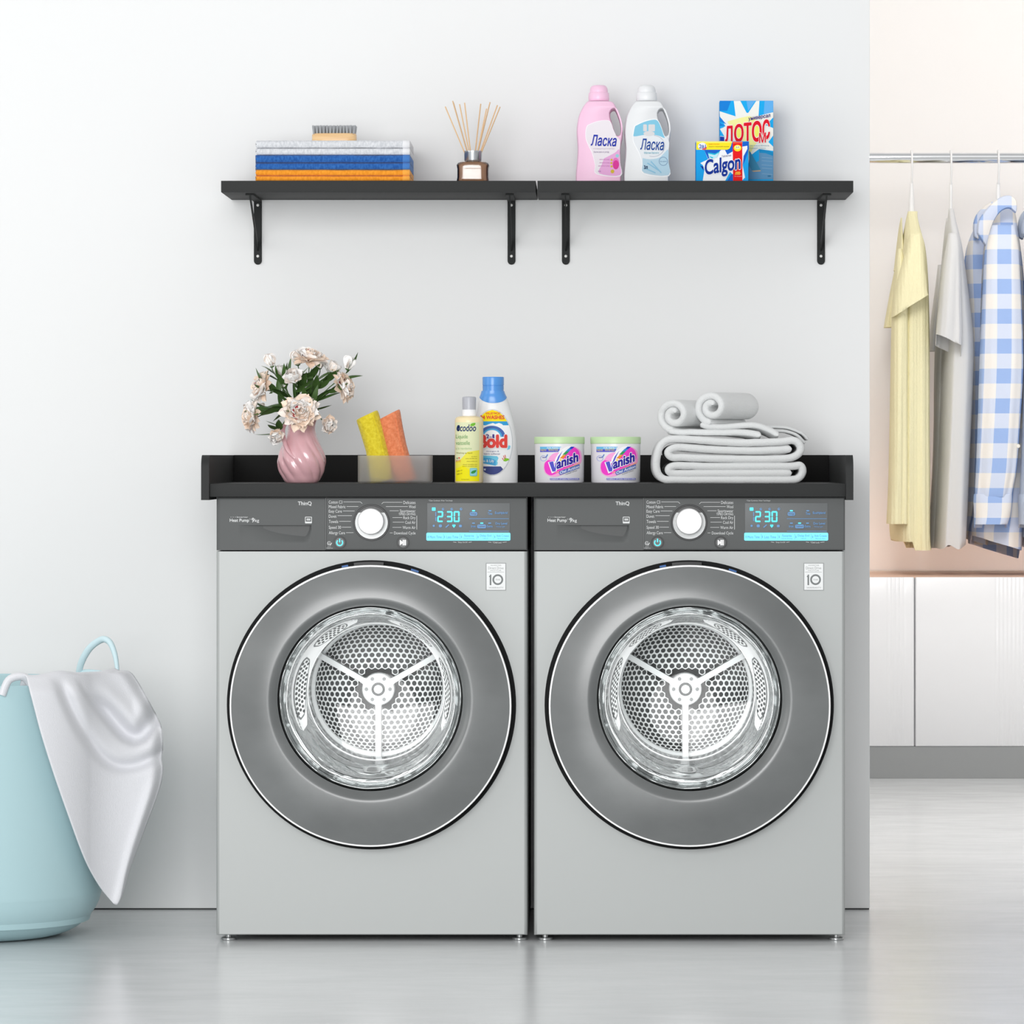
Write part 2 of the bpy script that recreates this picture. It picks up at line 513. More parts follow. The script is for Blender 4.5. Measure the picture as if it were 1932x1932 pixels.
def make_machine():
    # origin on the floor below the middle of the front of the left machine
    MC = 701.5; s0 = 980.0
    p = Place(MC, 0.0, 0.0)
    root = empty('tumble_dryer', p.loc, 'silver front-load heat pump dryer on the left, under the pink flower jug', 'dryer',
                 'matching silver dryers under the countertop')
    lx, lz = p.x, lambda py, y=0: Z(py, y)
    HW = 0.2995; ZB = lz(1765); ZT = 0.8555; ZP = lz(1039)
    dc = (lx(699, -0.04), lz(1332, -0.04))
    pc = (lx(699, -0.03), lz(1317, -0.03))
    # ---- cabinet shell: rounded front frame + sides
    bm = bmesh.new()
    e = 0.006
    ins, ov = ring_plate(bm, -HW+e, HW-e, ZB+0.003, ZP-0.0015, dc, 0.262, 0.0)
    n = len(ov)
    prev = ov
    for (gx, gy) in ((0.0022, 0.0006), (0.0045, 0.0024), (0.006, 0.0065), (0.006, 0.58)):
        nxt = []
        for v in ov:
            dx = gx if v.co.x > HW-e-1e-4 else -gx if v.co.x < -HW+e+1e-4 else 0
            g2 = gx*0.4
            dz = g2 if v.co.z > ZP-0.0015-1e-4 and gy < 0.1 else -g2 if v.co.z < ZB+0.003+1e-4 else 0
            if v.co.z > ZP-0.0016: dz = 0
            nxt.append(bm.verts.new((v.co.x+dx, gy, v.co.z+dz)))
        for i in range(n):
            j = (i+1) % n; bm.faces.new((prev[i], prev[j], nxt[j], nxt[i]))
        prev = nxt
    bm.faces.new(prev)
    # hole wall
    iw = [bm.verts.new((v.co.x, 0.05, v.co.z)) for v in ins]
    for i in range(n):
        j = (i+1) % n; bm.faces.new((ins[i], ins[j], iw[j], iw[i]))
    cb = from_bm('cabinet', bm, M_body, root, sharp=50)
    for q_ in cb.data.polygons:
        if q_.normal.y < -0.999: q_.use_smooth = False
    # upper casing behind the control panel
    box('top_casing', -HW, HW, 0.008, 0.58, ZP+0.0005, ZT, mat('casing_dark', (70, 72, 72), 0.5), root)
    # ---- control panel
    def rpx(px): return lx(px)
    cp = box('control_panel', rpx(614.5), HW-0.0008, 0.0, 0.02, ZP+0.001, ZT-0.001, M_panel, root, bev=0.0035, seg=3)
    # drawer front with a scooped grip
    bm = bmesh.new()
    x0, x1 = -HW+0.0008, rpx(613.6); z0, z1 = ZP+0.001, ZT-0.001
    gx0, gx1 = rpx(452), rpx(588); gz0, gz1 = lz(1024), lz(991)
    nx, nz = 80, 40; grid = []
    xs = sorted(set([x0+(x1-x0)*i/nx for i in range(nx+1)]+[gx1-0.0002, gx1+0.0002]))
    zs = sorted(set([z0+(z1-z0)*i/nz for i in range(nz+1)]+[gz1-0.0002, gz1+0.0002]))
    def dep(x, z):
        y = 0.0
        if gx0 < x < gx1 and gz0 < z < gz1+1e-5:
            u = (x-gx0)/(gx1-gx0); v = (z-gz0)/(gz1-gz0)
            xr = gx1-0.004*(1-v)
            if x < xr:
                y = 0.022*(u**0.9)*min(1, (v*1.2)**1.1)*min(1.0, (xr-x)/0.010+0.0)
        ed = min(x-x0, 0.006)
        y += 0.005*(1-ed/0.006)**2
        y += 0.003*(1-min(z1-z, 0.003)/0.003)**2
        return y
    for z in zs:
        grid.append([bm.verts.new((x, dep(x, z), z)) for x in xs])
    for a, b in zip(grid[:-1], grid[1:]):
        for i in range(len(xs)-1): bm.faces.new((a[i], a[i+1], b[i+1], b[i]))
    back = [bm.verts.new((x, 0.03, z)) for x, z in ((x0, z0), (x1, z0), (x1, z1), (x0, z1))]
    bm.faces.new(back)
    for ring, (a, b) in ((grid[0], (0, 1)), (list(reversed(grid[-1])), (2, 3))):
        bm.faces.new(ring+[back[b], back[a]])
    bm.faces.new([g[0] for g in grid]+[back[3], back[0]]); bm.faces.new([g[-1] for g in grid]+[back[2], back[1]])
    dr = from_bm('water_drawer', bm, M_panel, root, sharp=50)
    # print on the drawer
    W = M_grey_text
    d = Decal()
    d.text('ThinQ', 562, 946, 588, 954.5, W, bold=0.02)
    d.text('Heat Pump', 433.5, 978.5, 470, 986.5, W, bold=0.02)
    d.text('TM', 470.5, 978.8, 473, 980.8, W, keep=True)
    d.text('9', 474.8, 977, 480, 985.5, W, bold=0.02, keep=True)
    d.text('kg', 481, 979, 489, 986.5, W, keep=True)
    d.text('Inverter', 447, 974, 468, 977, W, keep=True)
    d.text('- - -', 435, 975.4, 445, 976, W, keep=True)
    d.rect(575.5, 975, 588.5, 987.5, W, r=1.2); d.rect(576.7, 976.2, 587.3, 984, M_panel); d.rect(578.6, 978.2, 585.4, 982, W)
    d.text('INV', 579.4, 979, 584.6, 981.4, M_panel)
    d.build('printing', lambda px, py, q: (lx(px), -0.0002-q, lz(py)), dr)
    # ---- print on the control panel
    d = Decal()
    L = [('Cotton C3', 947.3, 646, 648, 680), ('Mixed Fabric', 956, 652, 654, 676), ('Easy Care', 964.5, 645, 647, 669),
         ('Duvet', 974, 635, 637, 664), ('Towels', 984, 638, 640, 662), ('Speed 30', 995, 643.5, 645, 662.5), ('Allergy Care', 1005.3, 651, 653, 667)]
    for t, y, xe, a, b in L:
        dsc = 1.6 if any(c in t for c in 'gyp') else 0
        d.text(t, 620.3, y-3, xe, y+3+dsc, W, bold=0.01, keep=True)
        yy = y-0.4 if t != 'Duvet' else y-1.2
        d.line([(a, yy), (b, yy)], 0.7, W, keep=True)
    d.line([(680, 946.9), (683.5, 950.3)], 0.7, W, keep=True); d.line([(723.5, 947.5), (720, 950.8)], 0.7, W, keep=True)
    R = [('Delicates', 948, 761, 723.5, 759), ('Wool', 956, 771.5, 728, 769.5), ('Sportswear', 964, 754.5, 735, 752.5), ('TIMED DRYING', 970, 752, 0, 0),
         ('Rack Dry', 976.8, 761, 740.5, 759), ('Cool Air', 985.5, 764.5, 741, 762.5), ('Warm Air', 995.3, 759.5, 740.5, 757.5), ('Download Cycle', 1005.7, 743.5, 735.5, 741)]
    for t, y, xs_, a, b in R:
        dsc = 1.6 if any(c in t for c in 'gyp') else 0
        h = 2.3 if t == 'TIMED DRYING' else 2.9
        d.text(t, xs_, y-h, 784, y+h+dsc, W, bold=0.008, keep=True)
        if b: d.line([(a, y-0.3), (b, y-0.3)], 0.7, W, keep=True)
    d.line([(786.3, 973), (786.3, 999)], 0.8, W, keep=True)
    d.line([(614.6, 940), (614.6, 1037)], 0.7, mat('seam_light', (140, 142, 142)), keep=True)
    d.ring(621, 1025, 2.9, 3.7, W, a0=0.5, a1=5.6); d.ring(621, 1025, 1.2, 1.9, W, a0=-1, a1=4); d.line([(623, 1029), (626, 1024)], 1.3, W, keep=True)
    d.text('Smart', 618.5, 1030.6, 624.5, 1032.4, W, keep=True); d.text('Diagnosis', 616, 1033.2, 628, 1035.6, W, keep=True)
    d.text('*Clean Condenser, Water Tank Empty', 809, 943.2, 854, 946.3, W, bold=0.0, keep=True)
    d.text('*Beep On/Off', 863.5, 1021.8, 882, 1025, W, keep=True); d.text('*Child Lock', 929.5, 1021.8, 946.5, 1025, W, keep=True)
    for a, b, sg in ((855, 861, 1), (884, 890, -1), (921, 927, 1), (948, 956, -1)):
        d.line([(a, 1022.6), (b, 1023.4)] if sg > 0 else [(a, 1023.4), (b, 1022.6)], 0.6, W, keep=True)
    d.build('printing', lambda px, py, q: (lx(px), -0.0002-q, lz(py)), cp)
    # ---- display
    disp = box('display', lx(806), lx(962), -0.0009, 0.002, lz(1006), lz(949), mat('display_glass', (106, 109, 110), 0.4, spec=0.2), root, bev=0.0004)
    d = Decal()
    d.rect(804.5, 1005, 963, 1020, M_strip, r=2.5)
    def seg7(x, segs, w=11.2, y=964.5, h=20.5):
        q = {'a': (x+1, y, x+w-1, y+2.6), 'g': (x+1, y+h/2-1.3, x+w-1, y+h/2+1.3), 'd': (x+1, y+h-2.6, x+w-1, y+h),
             'f': (x, y+1, x+2.6, y+h/2-0.6), 'b': (x+w-2.6, y+1, x+w, y+h/2-0.6), 'e': (x, y+h/2+0.6, x+2.6, y+h-1), 'c': (x+w-2.6, y+h/2+0.6, x+w, y+h-1)}
        for c in segs: d.rect(*q[c], M_cyan, r=0.9)
    seg7(825, 'abged'); seg7(842.5, 'abgcd'); seg7(856, 'abcdef')
    d.rect(821.5, 966, 823.2, 974, M_icon); d.rect(821.5, 975.5, 823.2, 983, M_icon, keep=True)
    d.disc(840, 971.5, 0.9, M_icon, 8, keep=True); d.disc(840, 978, 0.9, M_icon, 8, keep=True)
    d.rect(815, 957.6, 821.8, 963.4, M_cyan, r=0.8); d.text('P', 817, 958.8, 820, 962.4, M_icon)
    for cx, cy in ((836, 960.5), (852.5, 960.5), (870, 960.3)):
        d.disc(cx, cy, 2.4, M_icon, 10); d.disc(cx+0.4, cy-0.3, 1.1, mat('display_glass'), 8)
    d.disc(818.5, 992, 2.1, M_icon, 10); d.rect(828, 989.5, 834, 994.8, M_icon, r=2); d.line([(841, 995), (847, 990)], 2.0, M_icon); d.rect(866, 990, 871.5, 994.6, M_icon, r=1.5)
    d.disc(855.1, 991.2, 1.6, M_cyan, 10); d.disc(857.9, 991.2, 1.6, M_cyan, 10, keep=True); d.poly([(853.6, 991.8), (859.4, 991.8), (856.5, 995.6)], M_cyan, keep=True)
    for cx, cy, m_ in ((893.5, 963.6, M_cyan), (924.5, 963.6, M_icon), (893.5, 987, M_icon), (909, 987, M_cyan), (924, 987, M_icon)):
        d.rect(cx-2.8, cy-1.1, cx+2.8, cy+1.1, m_, r=0.9, keep=True)
    d.line([(885, 978.6), (960, 978.6)], 0.9, M_icon, keep=True); d.line([(885, 1002.2), (960, 1002.2)], 0.9, M_icon, keep=True)
    d.rect(886.5, 966, 900.5, 973, M_icon, r=2.5); d.text('Energy', 888, 967, 899, 972, mat('display_glass'))
    d.text('Time', 920.5, 966.5, 929, 971.5, M_icon, bold=0.02); d.text('EcoHybrid', 934, 965.2, 957.5, 971, M_icon, bold=0.02, keep=True)
    d.text('Iron', 889, 990.5, 897.5, 995.2, M_icon, bold=0.02, keep=True); d.rect(900.5, 989.6, 917.4, 996.6, M_icon, r=2.5); d.text('Cupboard', 902, 990.8, 916, 995.6, mat('display_glass'))
    d.text('Extra', 919, 990.5, 929.5, 995.2, M_icon, bold=0.02, keep=True)
    d.text('Dry Level', 935, 985.2, 957, 991, M_icon, bold=0.02, keep=True); d.text('*Damp Light', 936, 992, 953, 995.6, M_icon, keep=True)
    for x in (836.7, 867.5, 899.7, 931): d.line([(x, 1007), (x, 1018)], 0.4, M_icon, keep=True)
    for x in (807.6, 838.7, 870.4, 902, 933.5): d.rect(x-0.5, 1010.5, x+0.5, 1015, M_icon, keep=True)
    for t, a, b, c, e_ in (('More Time', 810.5, 833.5, 1010.5, 1015.5), ('Less Time', 842.5, 864.5, 1010.5, 1015.5), ('Favorite', 876, 894, 1008.3, 1012.8), ('Delay End', 905.5, 927, 1008.3, 1013.6),
                           ('Anti Crease', 936.5, 960, 1008.3, 1012.8), ('*Quick Drying', 873.5, 895, 1014.5, 1017.5), ('*Wi-Fi', 911, 921, 1014.5, 1017.2), ('*Remote Start', 938, 957.5, 1014.5, 1017.2)):
        d.text(t, a, c, b, e_, M_icon, bold=0.005)
    d.build('lit_symbols', lambda px, py, q: (lx(px), -0.0011-q, lz(py)), disp)
    # ---- dial
    kx, kz = lx(700.8), lz(986)
    bz = lathe('dial_bezel', [(0.0315, -0.0012), (0.0325, -0.0025), (0.0345, -0.0025), (0.0352, 0.0)], M_dark, root, seg=64, c=(kx, 0, kz), axis='y')
    well = lathe('dial_well', [(0.0, -0.0006), (0.0318, -0.0012)], mat('dial_well_grey', (150, 152, 152), 0.3, metal=0.4), root, seg=64, c=(kx, 0, kz), axis='y')
    d = Decal()
    pts = [(700.8+32*cos(a), 986+32*sin(a)) for a in [pi+0.66+(pi-1.32)*i/16 for i in range(17)]]
    d.poly(pts, mat('dial_dark_segment', (62, 63, 63), 0.4)); d.line([(pts[0][0], pts[0][1]), (pts[-1][0], pts[-1][1])], 1.2, M_dark)  # flat dark segment across the top of the dial
    d.build('dial_window', lambda px, py, q: (lx(px), -0.0016-q, lz(py)), well)
    kx2, kz2 = lx(699.4, -0.02), lz(983.8, -0.02)
    lathe('dial', [(0.0, -0.0225), (0.0235, -0.0225), (0.0248, -0.0212), (0.0252, -0.019), (0.0255, -0.001)], M_knob, root, seg=64, c=(kx2, 0, kz2), axis='y')
    # ---- buttons
    for bx, by, nm in ((641, 1023.4, 'power'), (760.3, 1023.6, 'play')):
        b = lathe('button', [(0.0, -0.0022), (0.0092, -0.0022), (0.0098, -0.0016), (0.0098, 0)], mat('button_grey', (92, 94, 94), 0.4), root, seg=32, c=(lx(bx), 0, lz(by)), axis='y')
        lathe('button_ring', [(0.0098, 0), (0.0099, -0.0025), (0.0116, -0.0025), (0.012, 0)], M_dark, b, seg=40, c=(lx(bx), 0, lz(by)), axis='y')
        d = Decal()
        if nm == 'power':
            d.ring(bx, by+0.4, 4.6, 6.4, M_cyan, a0=-pi/2+0.75, a1=3*pi/2-0.75); d.rect(bx-0.9, by-7, bx+0.9, by-0.5, M_cyan, r=0.6)
        else:
            Wt = mat('print_white', (250, 250, 250), 0.5, emit=0.3)
            d.poly([(bx-5.6, by-5), (bx+1, by), (bx-5.6, by+5)], Wt); d.rect(bx-0.4, by-5, bx+2, by+5, Wt); d.rect(bx+3, by-5, bx+5.4, by+5, Wt)
        d.build('button_symbol', lambda px, py, q: (lx(px), -0.0023-q, lz(py)), b)
    # ---- warranty sticker
    st = box('sticker', lx(917), lx(954.5), -0.0004, 0.0005, lz(1114), lz(1062), mat('sticker_silver', (224, 226, 226), 0.4), root)
    G = pcol((124, 128, 128)); G2 = pcol((150, 153, 153))
    d = Decal(); d.rect(916.6, 1062, 954.8, 1114.2, G2); d.rect(917.9, 1063.3, 953.5, 1112.9, pcol((232, 234, 234)))
    d.text('INVERTER', 926, 1065.6, 946, 1067.8, G2); d.text('Direct Drive', 921, 1069.2, 950, 1074, G2, bold=0.01, keep=True); d.text('MOTOR', 925.5, 1075.4, 946, 1077.6, G2, keep=True)
    d.line([(919.5, 1079.4), (951, 1079.4)], 0.6, G2, keep=True)
    d.poly([(922.5, 1088), (925, 1084), (927, 1084), (927, 1104), (924, 1104), (924, 1089)], G, keep=True)
    d.ring(939.2, 1093.6, 6.8, 10.2, G); d.text('YEAR', 934.5, 1092.3, 944, 1095, G2, bold=0.02)
    d.text('WARRANTY', 922.5, 1107.4, 950, 1110.2, G2, keep=True)
    d.build('printing', lambda px, py, q: (lx(px), -0.0005-q, lz(py)), st)
    # ---- feet
    for fx in (429, 980):
        for fy in (0.03, 0.52):
            f = lathe('foot', [(0.0, 0.0), (0.0135, 0.0), (0.0145, 0.001), (0.0145, 0.0045), (0.0125, 0.0055), (0.006, 0.0055), (0.006, ZB+0.002)], M_steel, root, seg=20, c=(lx(fx), fy, 0))
    # ---- door
    dcx, dcz = dc
    lathe('door_seal', [(0.262, 0.048), (0.262, 0.0), (0.2655, -0.003), (0.277, -0.003), (0.279, 0.001)], mat('seal_black', (22, 23, 24), 0.6, spec=0.12), root, seg=128, c=(dcx, 0, dcz), axis='y')
    M_blue = mat('blue_spot', (20, 96, 170), 0.4)  # small blue spots on the seal
    for a0, w in ((99.5, 2.6), (70.5, 3.2)):
        bm = bmesh.new(); add_lathe(bm, [(0.2695, -0.0036), (0.2735, -0.0036)], 4, (dcx, 0, dcz), 'y', ang0=radians(a0), ang1=radians(a0+w))
        from_bm('seal_spot', bm, M_blue, root)
    lt = bmesh.new(); add_lathe(lt, [(0.267, -0.008), (0.267, -0.0125), (0.2755, -0.0105), (0.2755, -0.003)], 10, (dcx, 0, dcz), 'y', ang0=radians(85), ang1=radians(97))
    from_bm('door_catch', lt, M_dark, root)
    door = lathe('door', [(0.258, 0.046), (0.2685, 0.042), (0.2705, -0.02), (0.2705, -0.034), (0.2695, -0.039)], M_doorside, root, seg=128, c=(dcx, 0, dcz), axis='y')
    lathe('door_rim', [(0.2695, -0.0385), (0.2700, -0.0400), (0.2692, -0.0416), (0.2672, -0.0420), (0.2665, -0.0405)], M_rim, door, seg=128, c=(dcx, 0, dcz), axis='y')
    # smoked glass ring, gently domed, dished towards the porthole (whose centre sits a little higher)
    bm = bmesh.new(); prof = []
    NR = 26
    rings = []
    for k in range(NR+1):
        t = k/NR
        r = 0.2666+(0.1775-0.2666)*t
        y = -0.0408-0.018*sin(pi*min(t*1.0, 1)*0.5)
        if t > 0.80: y += 0.014*((t-0.80)/0.20)**1.6
        ccx = dcx+(pc[0]-dcx)*t; ccz = dcz+(pc[1]-dcz)*t
        rings.append([bm.verts.new((ccx+r*cos(2*pi*i/128), y, ccz+r*sin(2*pi*i/128))) for i in range(128)])
    for a, b in zip(rings[:-1], rings[1:]):
        for i in range(128): bm.faces.new((a[i], a[(i+1) % 128], b[(i+1) % 128], b[i]))
    from_bm('glass_ring', bm, M_doorglass, door)
    # pressed bowl
    BP = [(0.1778, -0.026), (0.1765, -0.033), (0.1725, -0.036), (0.169, -0.031), (0.1665, -0.027), (0.1635, -0.029), (0.161, -0.024), (0.1585, -0.006), (0.1535, 0.028),
          (0.1505, 0.05), (0.149, 0.07), (0.146, 0.10), (0.142, 0.14), (0.137, 0.19), (0.1345, 0.22), (0.1325, 0.25), (0.1325, 0.29)]
    BPs = smooth_rows(BP, 3)
    bm = bmesh.new(); add_lathe(bm, BPs, 128, (pc[0], 0, pc[1]), 'y')
    for v in bm.verts:
        a = math.atan2(v.co.z-pc[1], v.co.x-pc[0])
        if v.co.y < 0.0:
            k = 1+0.004*mnoise.noise(Vector((cos(a)*7, sin(a)*7, v.co.y*40)))
            v.co.x = pc[0]+(v.co.x-pc[0])*k; v.co.z = pc[1]+(v.co.z-pc[1])*k
    from_bm('glass_bowl', bm, M_bowl, door, sharp=80)
    # bright curve of refraction in the bowl, drawn as a white ring
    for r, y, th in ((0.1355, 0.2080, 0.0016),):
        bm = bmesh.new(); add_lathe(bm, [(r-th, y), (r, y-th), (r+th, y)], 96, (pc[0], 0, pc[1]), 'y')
        from_bm('refraction_ring', bm, M_enamel, door)
    def surf(r):
        best = BP[0]
        for a, b in zip(BP[:-1], BP[1:]):
            if b[0] <= r <= a[0] and a[1] >= -0.03:
                t = (a[0]-r)/(a[0]-b[0]) if a[0] != b[0] else 0
                return a[1]+(b[1]-a[1])*t
        return BP[-1][1]
    # refracted image of the drum plate, painted on the bowl's flank as polar patches
    def polar_patch(dl, a0, a1, r0, r1, m, taper=0.5, n=28):
        pts = []
        for i in range(n+1):
            t = i/n; a = a0+(a1-a0)*t; w = (sin(pi*t))**taper
            rm = r0+(r1-r0)*0.75; pts.append((a, rm+(r1-rm)*w))
        for i in range(n, -1, -1):
            t = i/n; a = a0+(a1-a0)*t; w = (sin(pi*t))**taper
            rm = r0+(r1-r0)*0.75; pts.append((a, rm-(rm-r0)*w))
        dl.poly(pts, m)
    def fn(a, r, q):
        th = radians(a)
        rr = (r-0.5*q)
        return (pc[0]+rr*cos(th), surf(r)-2.5*q, pc[1]+rr*sin(th))
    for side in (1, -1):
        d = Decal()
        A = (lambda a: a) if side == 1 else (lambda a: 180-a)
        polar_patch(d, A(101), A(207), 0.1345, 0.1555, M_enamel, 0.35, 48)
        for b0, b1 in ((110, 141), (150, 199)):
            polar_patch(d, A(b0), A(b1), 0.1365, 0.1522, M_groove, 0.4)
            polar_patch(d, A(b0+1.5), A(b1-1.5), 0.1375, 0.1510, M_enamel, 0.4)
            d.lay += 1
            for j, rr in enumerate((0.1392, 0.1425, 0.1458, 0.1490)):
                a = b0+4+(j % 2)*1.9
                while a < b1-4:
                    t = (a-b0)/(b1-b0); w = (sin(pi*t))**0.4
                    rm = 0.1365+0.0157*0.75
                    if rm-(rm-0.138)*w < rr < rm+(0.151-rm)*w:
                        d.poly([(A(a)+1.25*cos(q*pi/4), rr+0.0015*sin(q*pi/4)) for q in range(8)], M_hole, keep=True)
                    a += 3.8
        d.build('refracted_drum_plate', fn, door, step=2.0, off=0.0002)
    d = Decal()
    for a0, a1, r0, r1, m_ in ((212, 330, 0.1355, 0.1405, mat('bowl_slot_dark', (84, 87, 87), 0.2)), (222, 262, 0.1425, 0.1465, mat('bowl_slot_dark')), (277, 318, 0.1425, 0.1465, mat('bowl_slot_dark')),  # dark grey slot crescents laid on the bowl
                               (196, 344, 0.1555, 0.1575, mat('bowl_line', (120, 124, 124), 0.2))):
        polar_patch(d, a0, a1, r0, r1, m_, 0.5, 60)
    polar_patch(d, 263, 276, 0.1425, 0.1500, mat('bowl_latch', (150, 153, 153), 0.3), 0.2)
    polar_patch(d, 265, 274, 0.1435, 0.149, mat('bowl_slot_dark'), 0.2)
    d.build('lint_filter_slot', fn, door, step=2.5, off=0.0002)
    # clear pane closing the bowl
    lathe('glass_pane', [(0.0, 0.266), (0.05, 0.265), (0.1, 0.262), (0.1322, 0.256)], M_pane, door, seg=64, c=(pc[0], 0, pc[1]), axis='y')
    # ---- drum back with perforated, domed sectors
    yb = 0.335
    hubx, hubz = pc
    R0 = 0.1330
    base = lathe('drum_back', [(0.0, yb+0.004), (R0+0.02, yb+0.004)], M_hole, root, seg=64, c=(hubx, 0, hubz), axis='y')
    # lattice of ring cells
    bm = bmesh.new(); pitch = 0.0108
    Rm = R0-0.006
    def dome(x, z):
        r = math.hypot(x, z)
        if r < 1e-9: return 0, 0, 0
        t = min(r/Rm, 1.0); rr = Rm*sin(t*1.15)/sin(1.15)
        return x/r*rr, z/r*rr, -0.028*(1-t*t)
    rows = int(Rm/(pitch*0.866))+2; cells = 0
    for j in range(-rows, rows+1):
        for i in range(-14, 15):
            cx = (i+0.5*(j % 2))*pitch; cz = j*pitch*0.866
            r = math.hypot(cx, cz); a = math.degrees(math.atan2(cz, cx)) % 360
            if r > Rm*0.985 or r < 0.0345: continue
            # distance to the nearest spoke
            sp = min(abs((a-b+180) % 360-180) for b in (30, 150, 270))
            if sp < 90 and r*sin(radians(sp)) < 0.0088: continue
            inner = []; outer = []
            for k in range(12):
                t = 2*pi*k/12+pi/6
                hr = pitch*0.5/cos(((t+pi/6) % (pi/3))-pi/6)
                ox, oz, oy = dome(cx+hr*cos(t), cz+hr*sin(t)); ix, iz, iy = dome(cx+pitch*0.385*cos(t), cz+pitch*0.385*sin(t))
                outer.append(bm.verts.new((hubx+ox, yb-0.004+oy, hubz+oz))); inner.append(bm.verts.new((hubx+ix, yb-0.004+iy, hubz+iz)))
            deep = [bm.verts.new((v.co.x, v.co.y+0.0035, v.co.z)) for v in inner]
            for k in range(12):
                q = (k+1) % 12
                bm.faces.new((outer[k], outer[q], inner[q], inner[k]))
                f = bm.faces.new((inner[k], inner[q], deep[q], deep[k])); f.material_index = 1
            f = bm.faces.new(deep); f.material_index = 1
            cells += 1
    bm.normal_update()
    me = bpy.data.meshes.new('perforated_plate'); me.materials.append(M_enamel); me.materials.append(M_hole)
    for fc in bm.faces:
        if fc.material_index == 0 and fc.normal.y > 0: fc.normal_flip()
        if fc.material_index == 1 and len(fc.verts) == 12 and fc.normal.y > 0: fc.normal_flip()
    bm.to_mesh(me); bm.free()
    pl = link_mesh('perforated_plate', me, None, base, smooth=False); pl['kind'] = 'stuff'
    # Y-shaped spokes, hub and outer ring
    bm = bmesh.new()
    def prism(pts, y0, y1):
        a = [bm.verts.new((hubx+x, y0, hubz+z)) for x, z in pts]; b = [bm.verts.new((hubx+x, y1, hubz+z)) for x, z in pts]
        bm.faces.new(a); bm.faces.new(b)
        for i in range(len(pts)):
            j = (i+1) % len(pts); bm.faces.new((a[i], a[j], b[j], b[i]))
    for b in (30, 150, 270):
        c, sn = cos(radians(b)), sin(radians(b)); w = 0.0056
        pts = [(0.02, w*1.5), (0.036, w), (R0, w), (R0, -w), (0.036, -w), (0.02, -w*1.5)]
        prism([(x*c-z*sn, x*sn+z*c) for x, z in pts], yb-0.040, yb+0.003)
    from_bm('drum_spokes', bm, M_enamel, base, smooth=False)
    lathe('drum_hub', [(0.0, -0.046), (0.0055, -0.046), (0.0065, -0.043), (0.0085, -0.043)], M_enamel, base, seg=32, c=(hubx, yb, hubz), axis='y')
    lathe('hub_ring', [(0.0085, -0.0415), (0.0135, -0.0415)], M_hole, base, seg=32, c=(hubx, yb, hubz), axis='y')
    lathe('hub_plate', [(0.0135, -0.0405), (0.0305, -0.0405), (0.0325, -0.037), (0.0325, 0.0)], M_enamel, base, seg=48, c=(hubx, yb, hubz), axis='y')
    for k in range(6):
        a = radians(60*k)
        lathe('bolt', [(0.0, -0.0425), (0.0016, -0.0425), (0.0017, -0.0412), (0.0038, -0.0412), (0.0038, -0.0404)], M_groove if False else mat('bolt_grey', (112, 115, 115), 0.4), base, seg=12,
              c=(hubx+0.0235*cos(a), yb, hubz+0.0235*sin(a)), axis='y')
    lathe('drum_rim', [(R0-0.0065, -0.002), (R0-0.0045, -0.012), (R0+0.004, -0.016)], M_enamel, base, seg=96, c=(hubx, yb, hubz), axis='y')
    return root, pc

dryer, PC = make_machine()
dryer2 = copy_tree(dryer)
dryer2.location.x += 599.5/980
dryer2['label'] = 'silver front-load heat pump dryer on the right, under the white tubs and towels'
def drum_lamp(root):
    d = bpy.data.lights.new('drum_lamp', 'POINT'); d.energy = 0.6; d.shadow_soft_size = 0.05
    o = bpy.data.objects.new('drum_lamp', d); sc.collection.objects.link(o)
    o.location = (root.location.x+PC[0], 0.13, PC[1]-0.03)
drum_lamp(dryer); drum_lamp(dryer2)

# ------------------------------------------------------------------ countertop
CZ = Z(912.5, -0.012)     # top of the worktop
ct = empty('laundry_countertop', (X(994.5, 0), 0.0, CZ), 'long black countertop with raised back and rounded side panels lying over both dryers', 'countertop')
cx0 = ct.location.x
xl0, xl1 = X(379.5, -0.02)-cx0, X(394.5, -0.02)-cx0
xr0, xr1 = X(1596.0, -0.02)-cx0, X(1610.0, -0.02)-cx0
box('worktop_board', xl1, xr0, -0.012, WY-0.012, 0.8562-CZ, 0, M_black, ct, bev=0.0012)
bt = Z(858.5, WY)-CZ
box('back_panel', xl1, xr0, WY-0.022, WY-0.003, 0, bt, mat('matt_black_panel', (24, 24, 24), 0.7, spec=0.2), ct, bev=0.001)
for a, b in ((xl0, xl1), (xr0, xr1)):
    bm = bmesh.new()
    zt = Z(858.5, -0.02)-CZ; zb = Z(943.5, -0.02)-CZ; R = 0.026; y0 = -0.022; y1 = WY-0.003
    pr = [(y0, zb), (y1, zb), (y1, zt)]+[(y0+R-R*sin(t*pi/16), zt-R+R*cos(t*pi/16)) for t in range(9)]
    va = [bm.verts.new((a, y, z)) for y, z in pr]; vb = [bm.verts.new((b, y, z)) for y, z in pr]
    bm.faces.new(va); bm.faces.new(vb)
    for i in range(len(pr)):
        j = (i+1) % len(pr); bm.faces.new((va[i], va[j], vb[j], vb[i]))
    from_bm('side_panel', bm, M_black, ct, sharp=30)

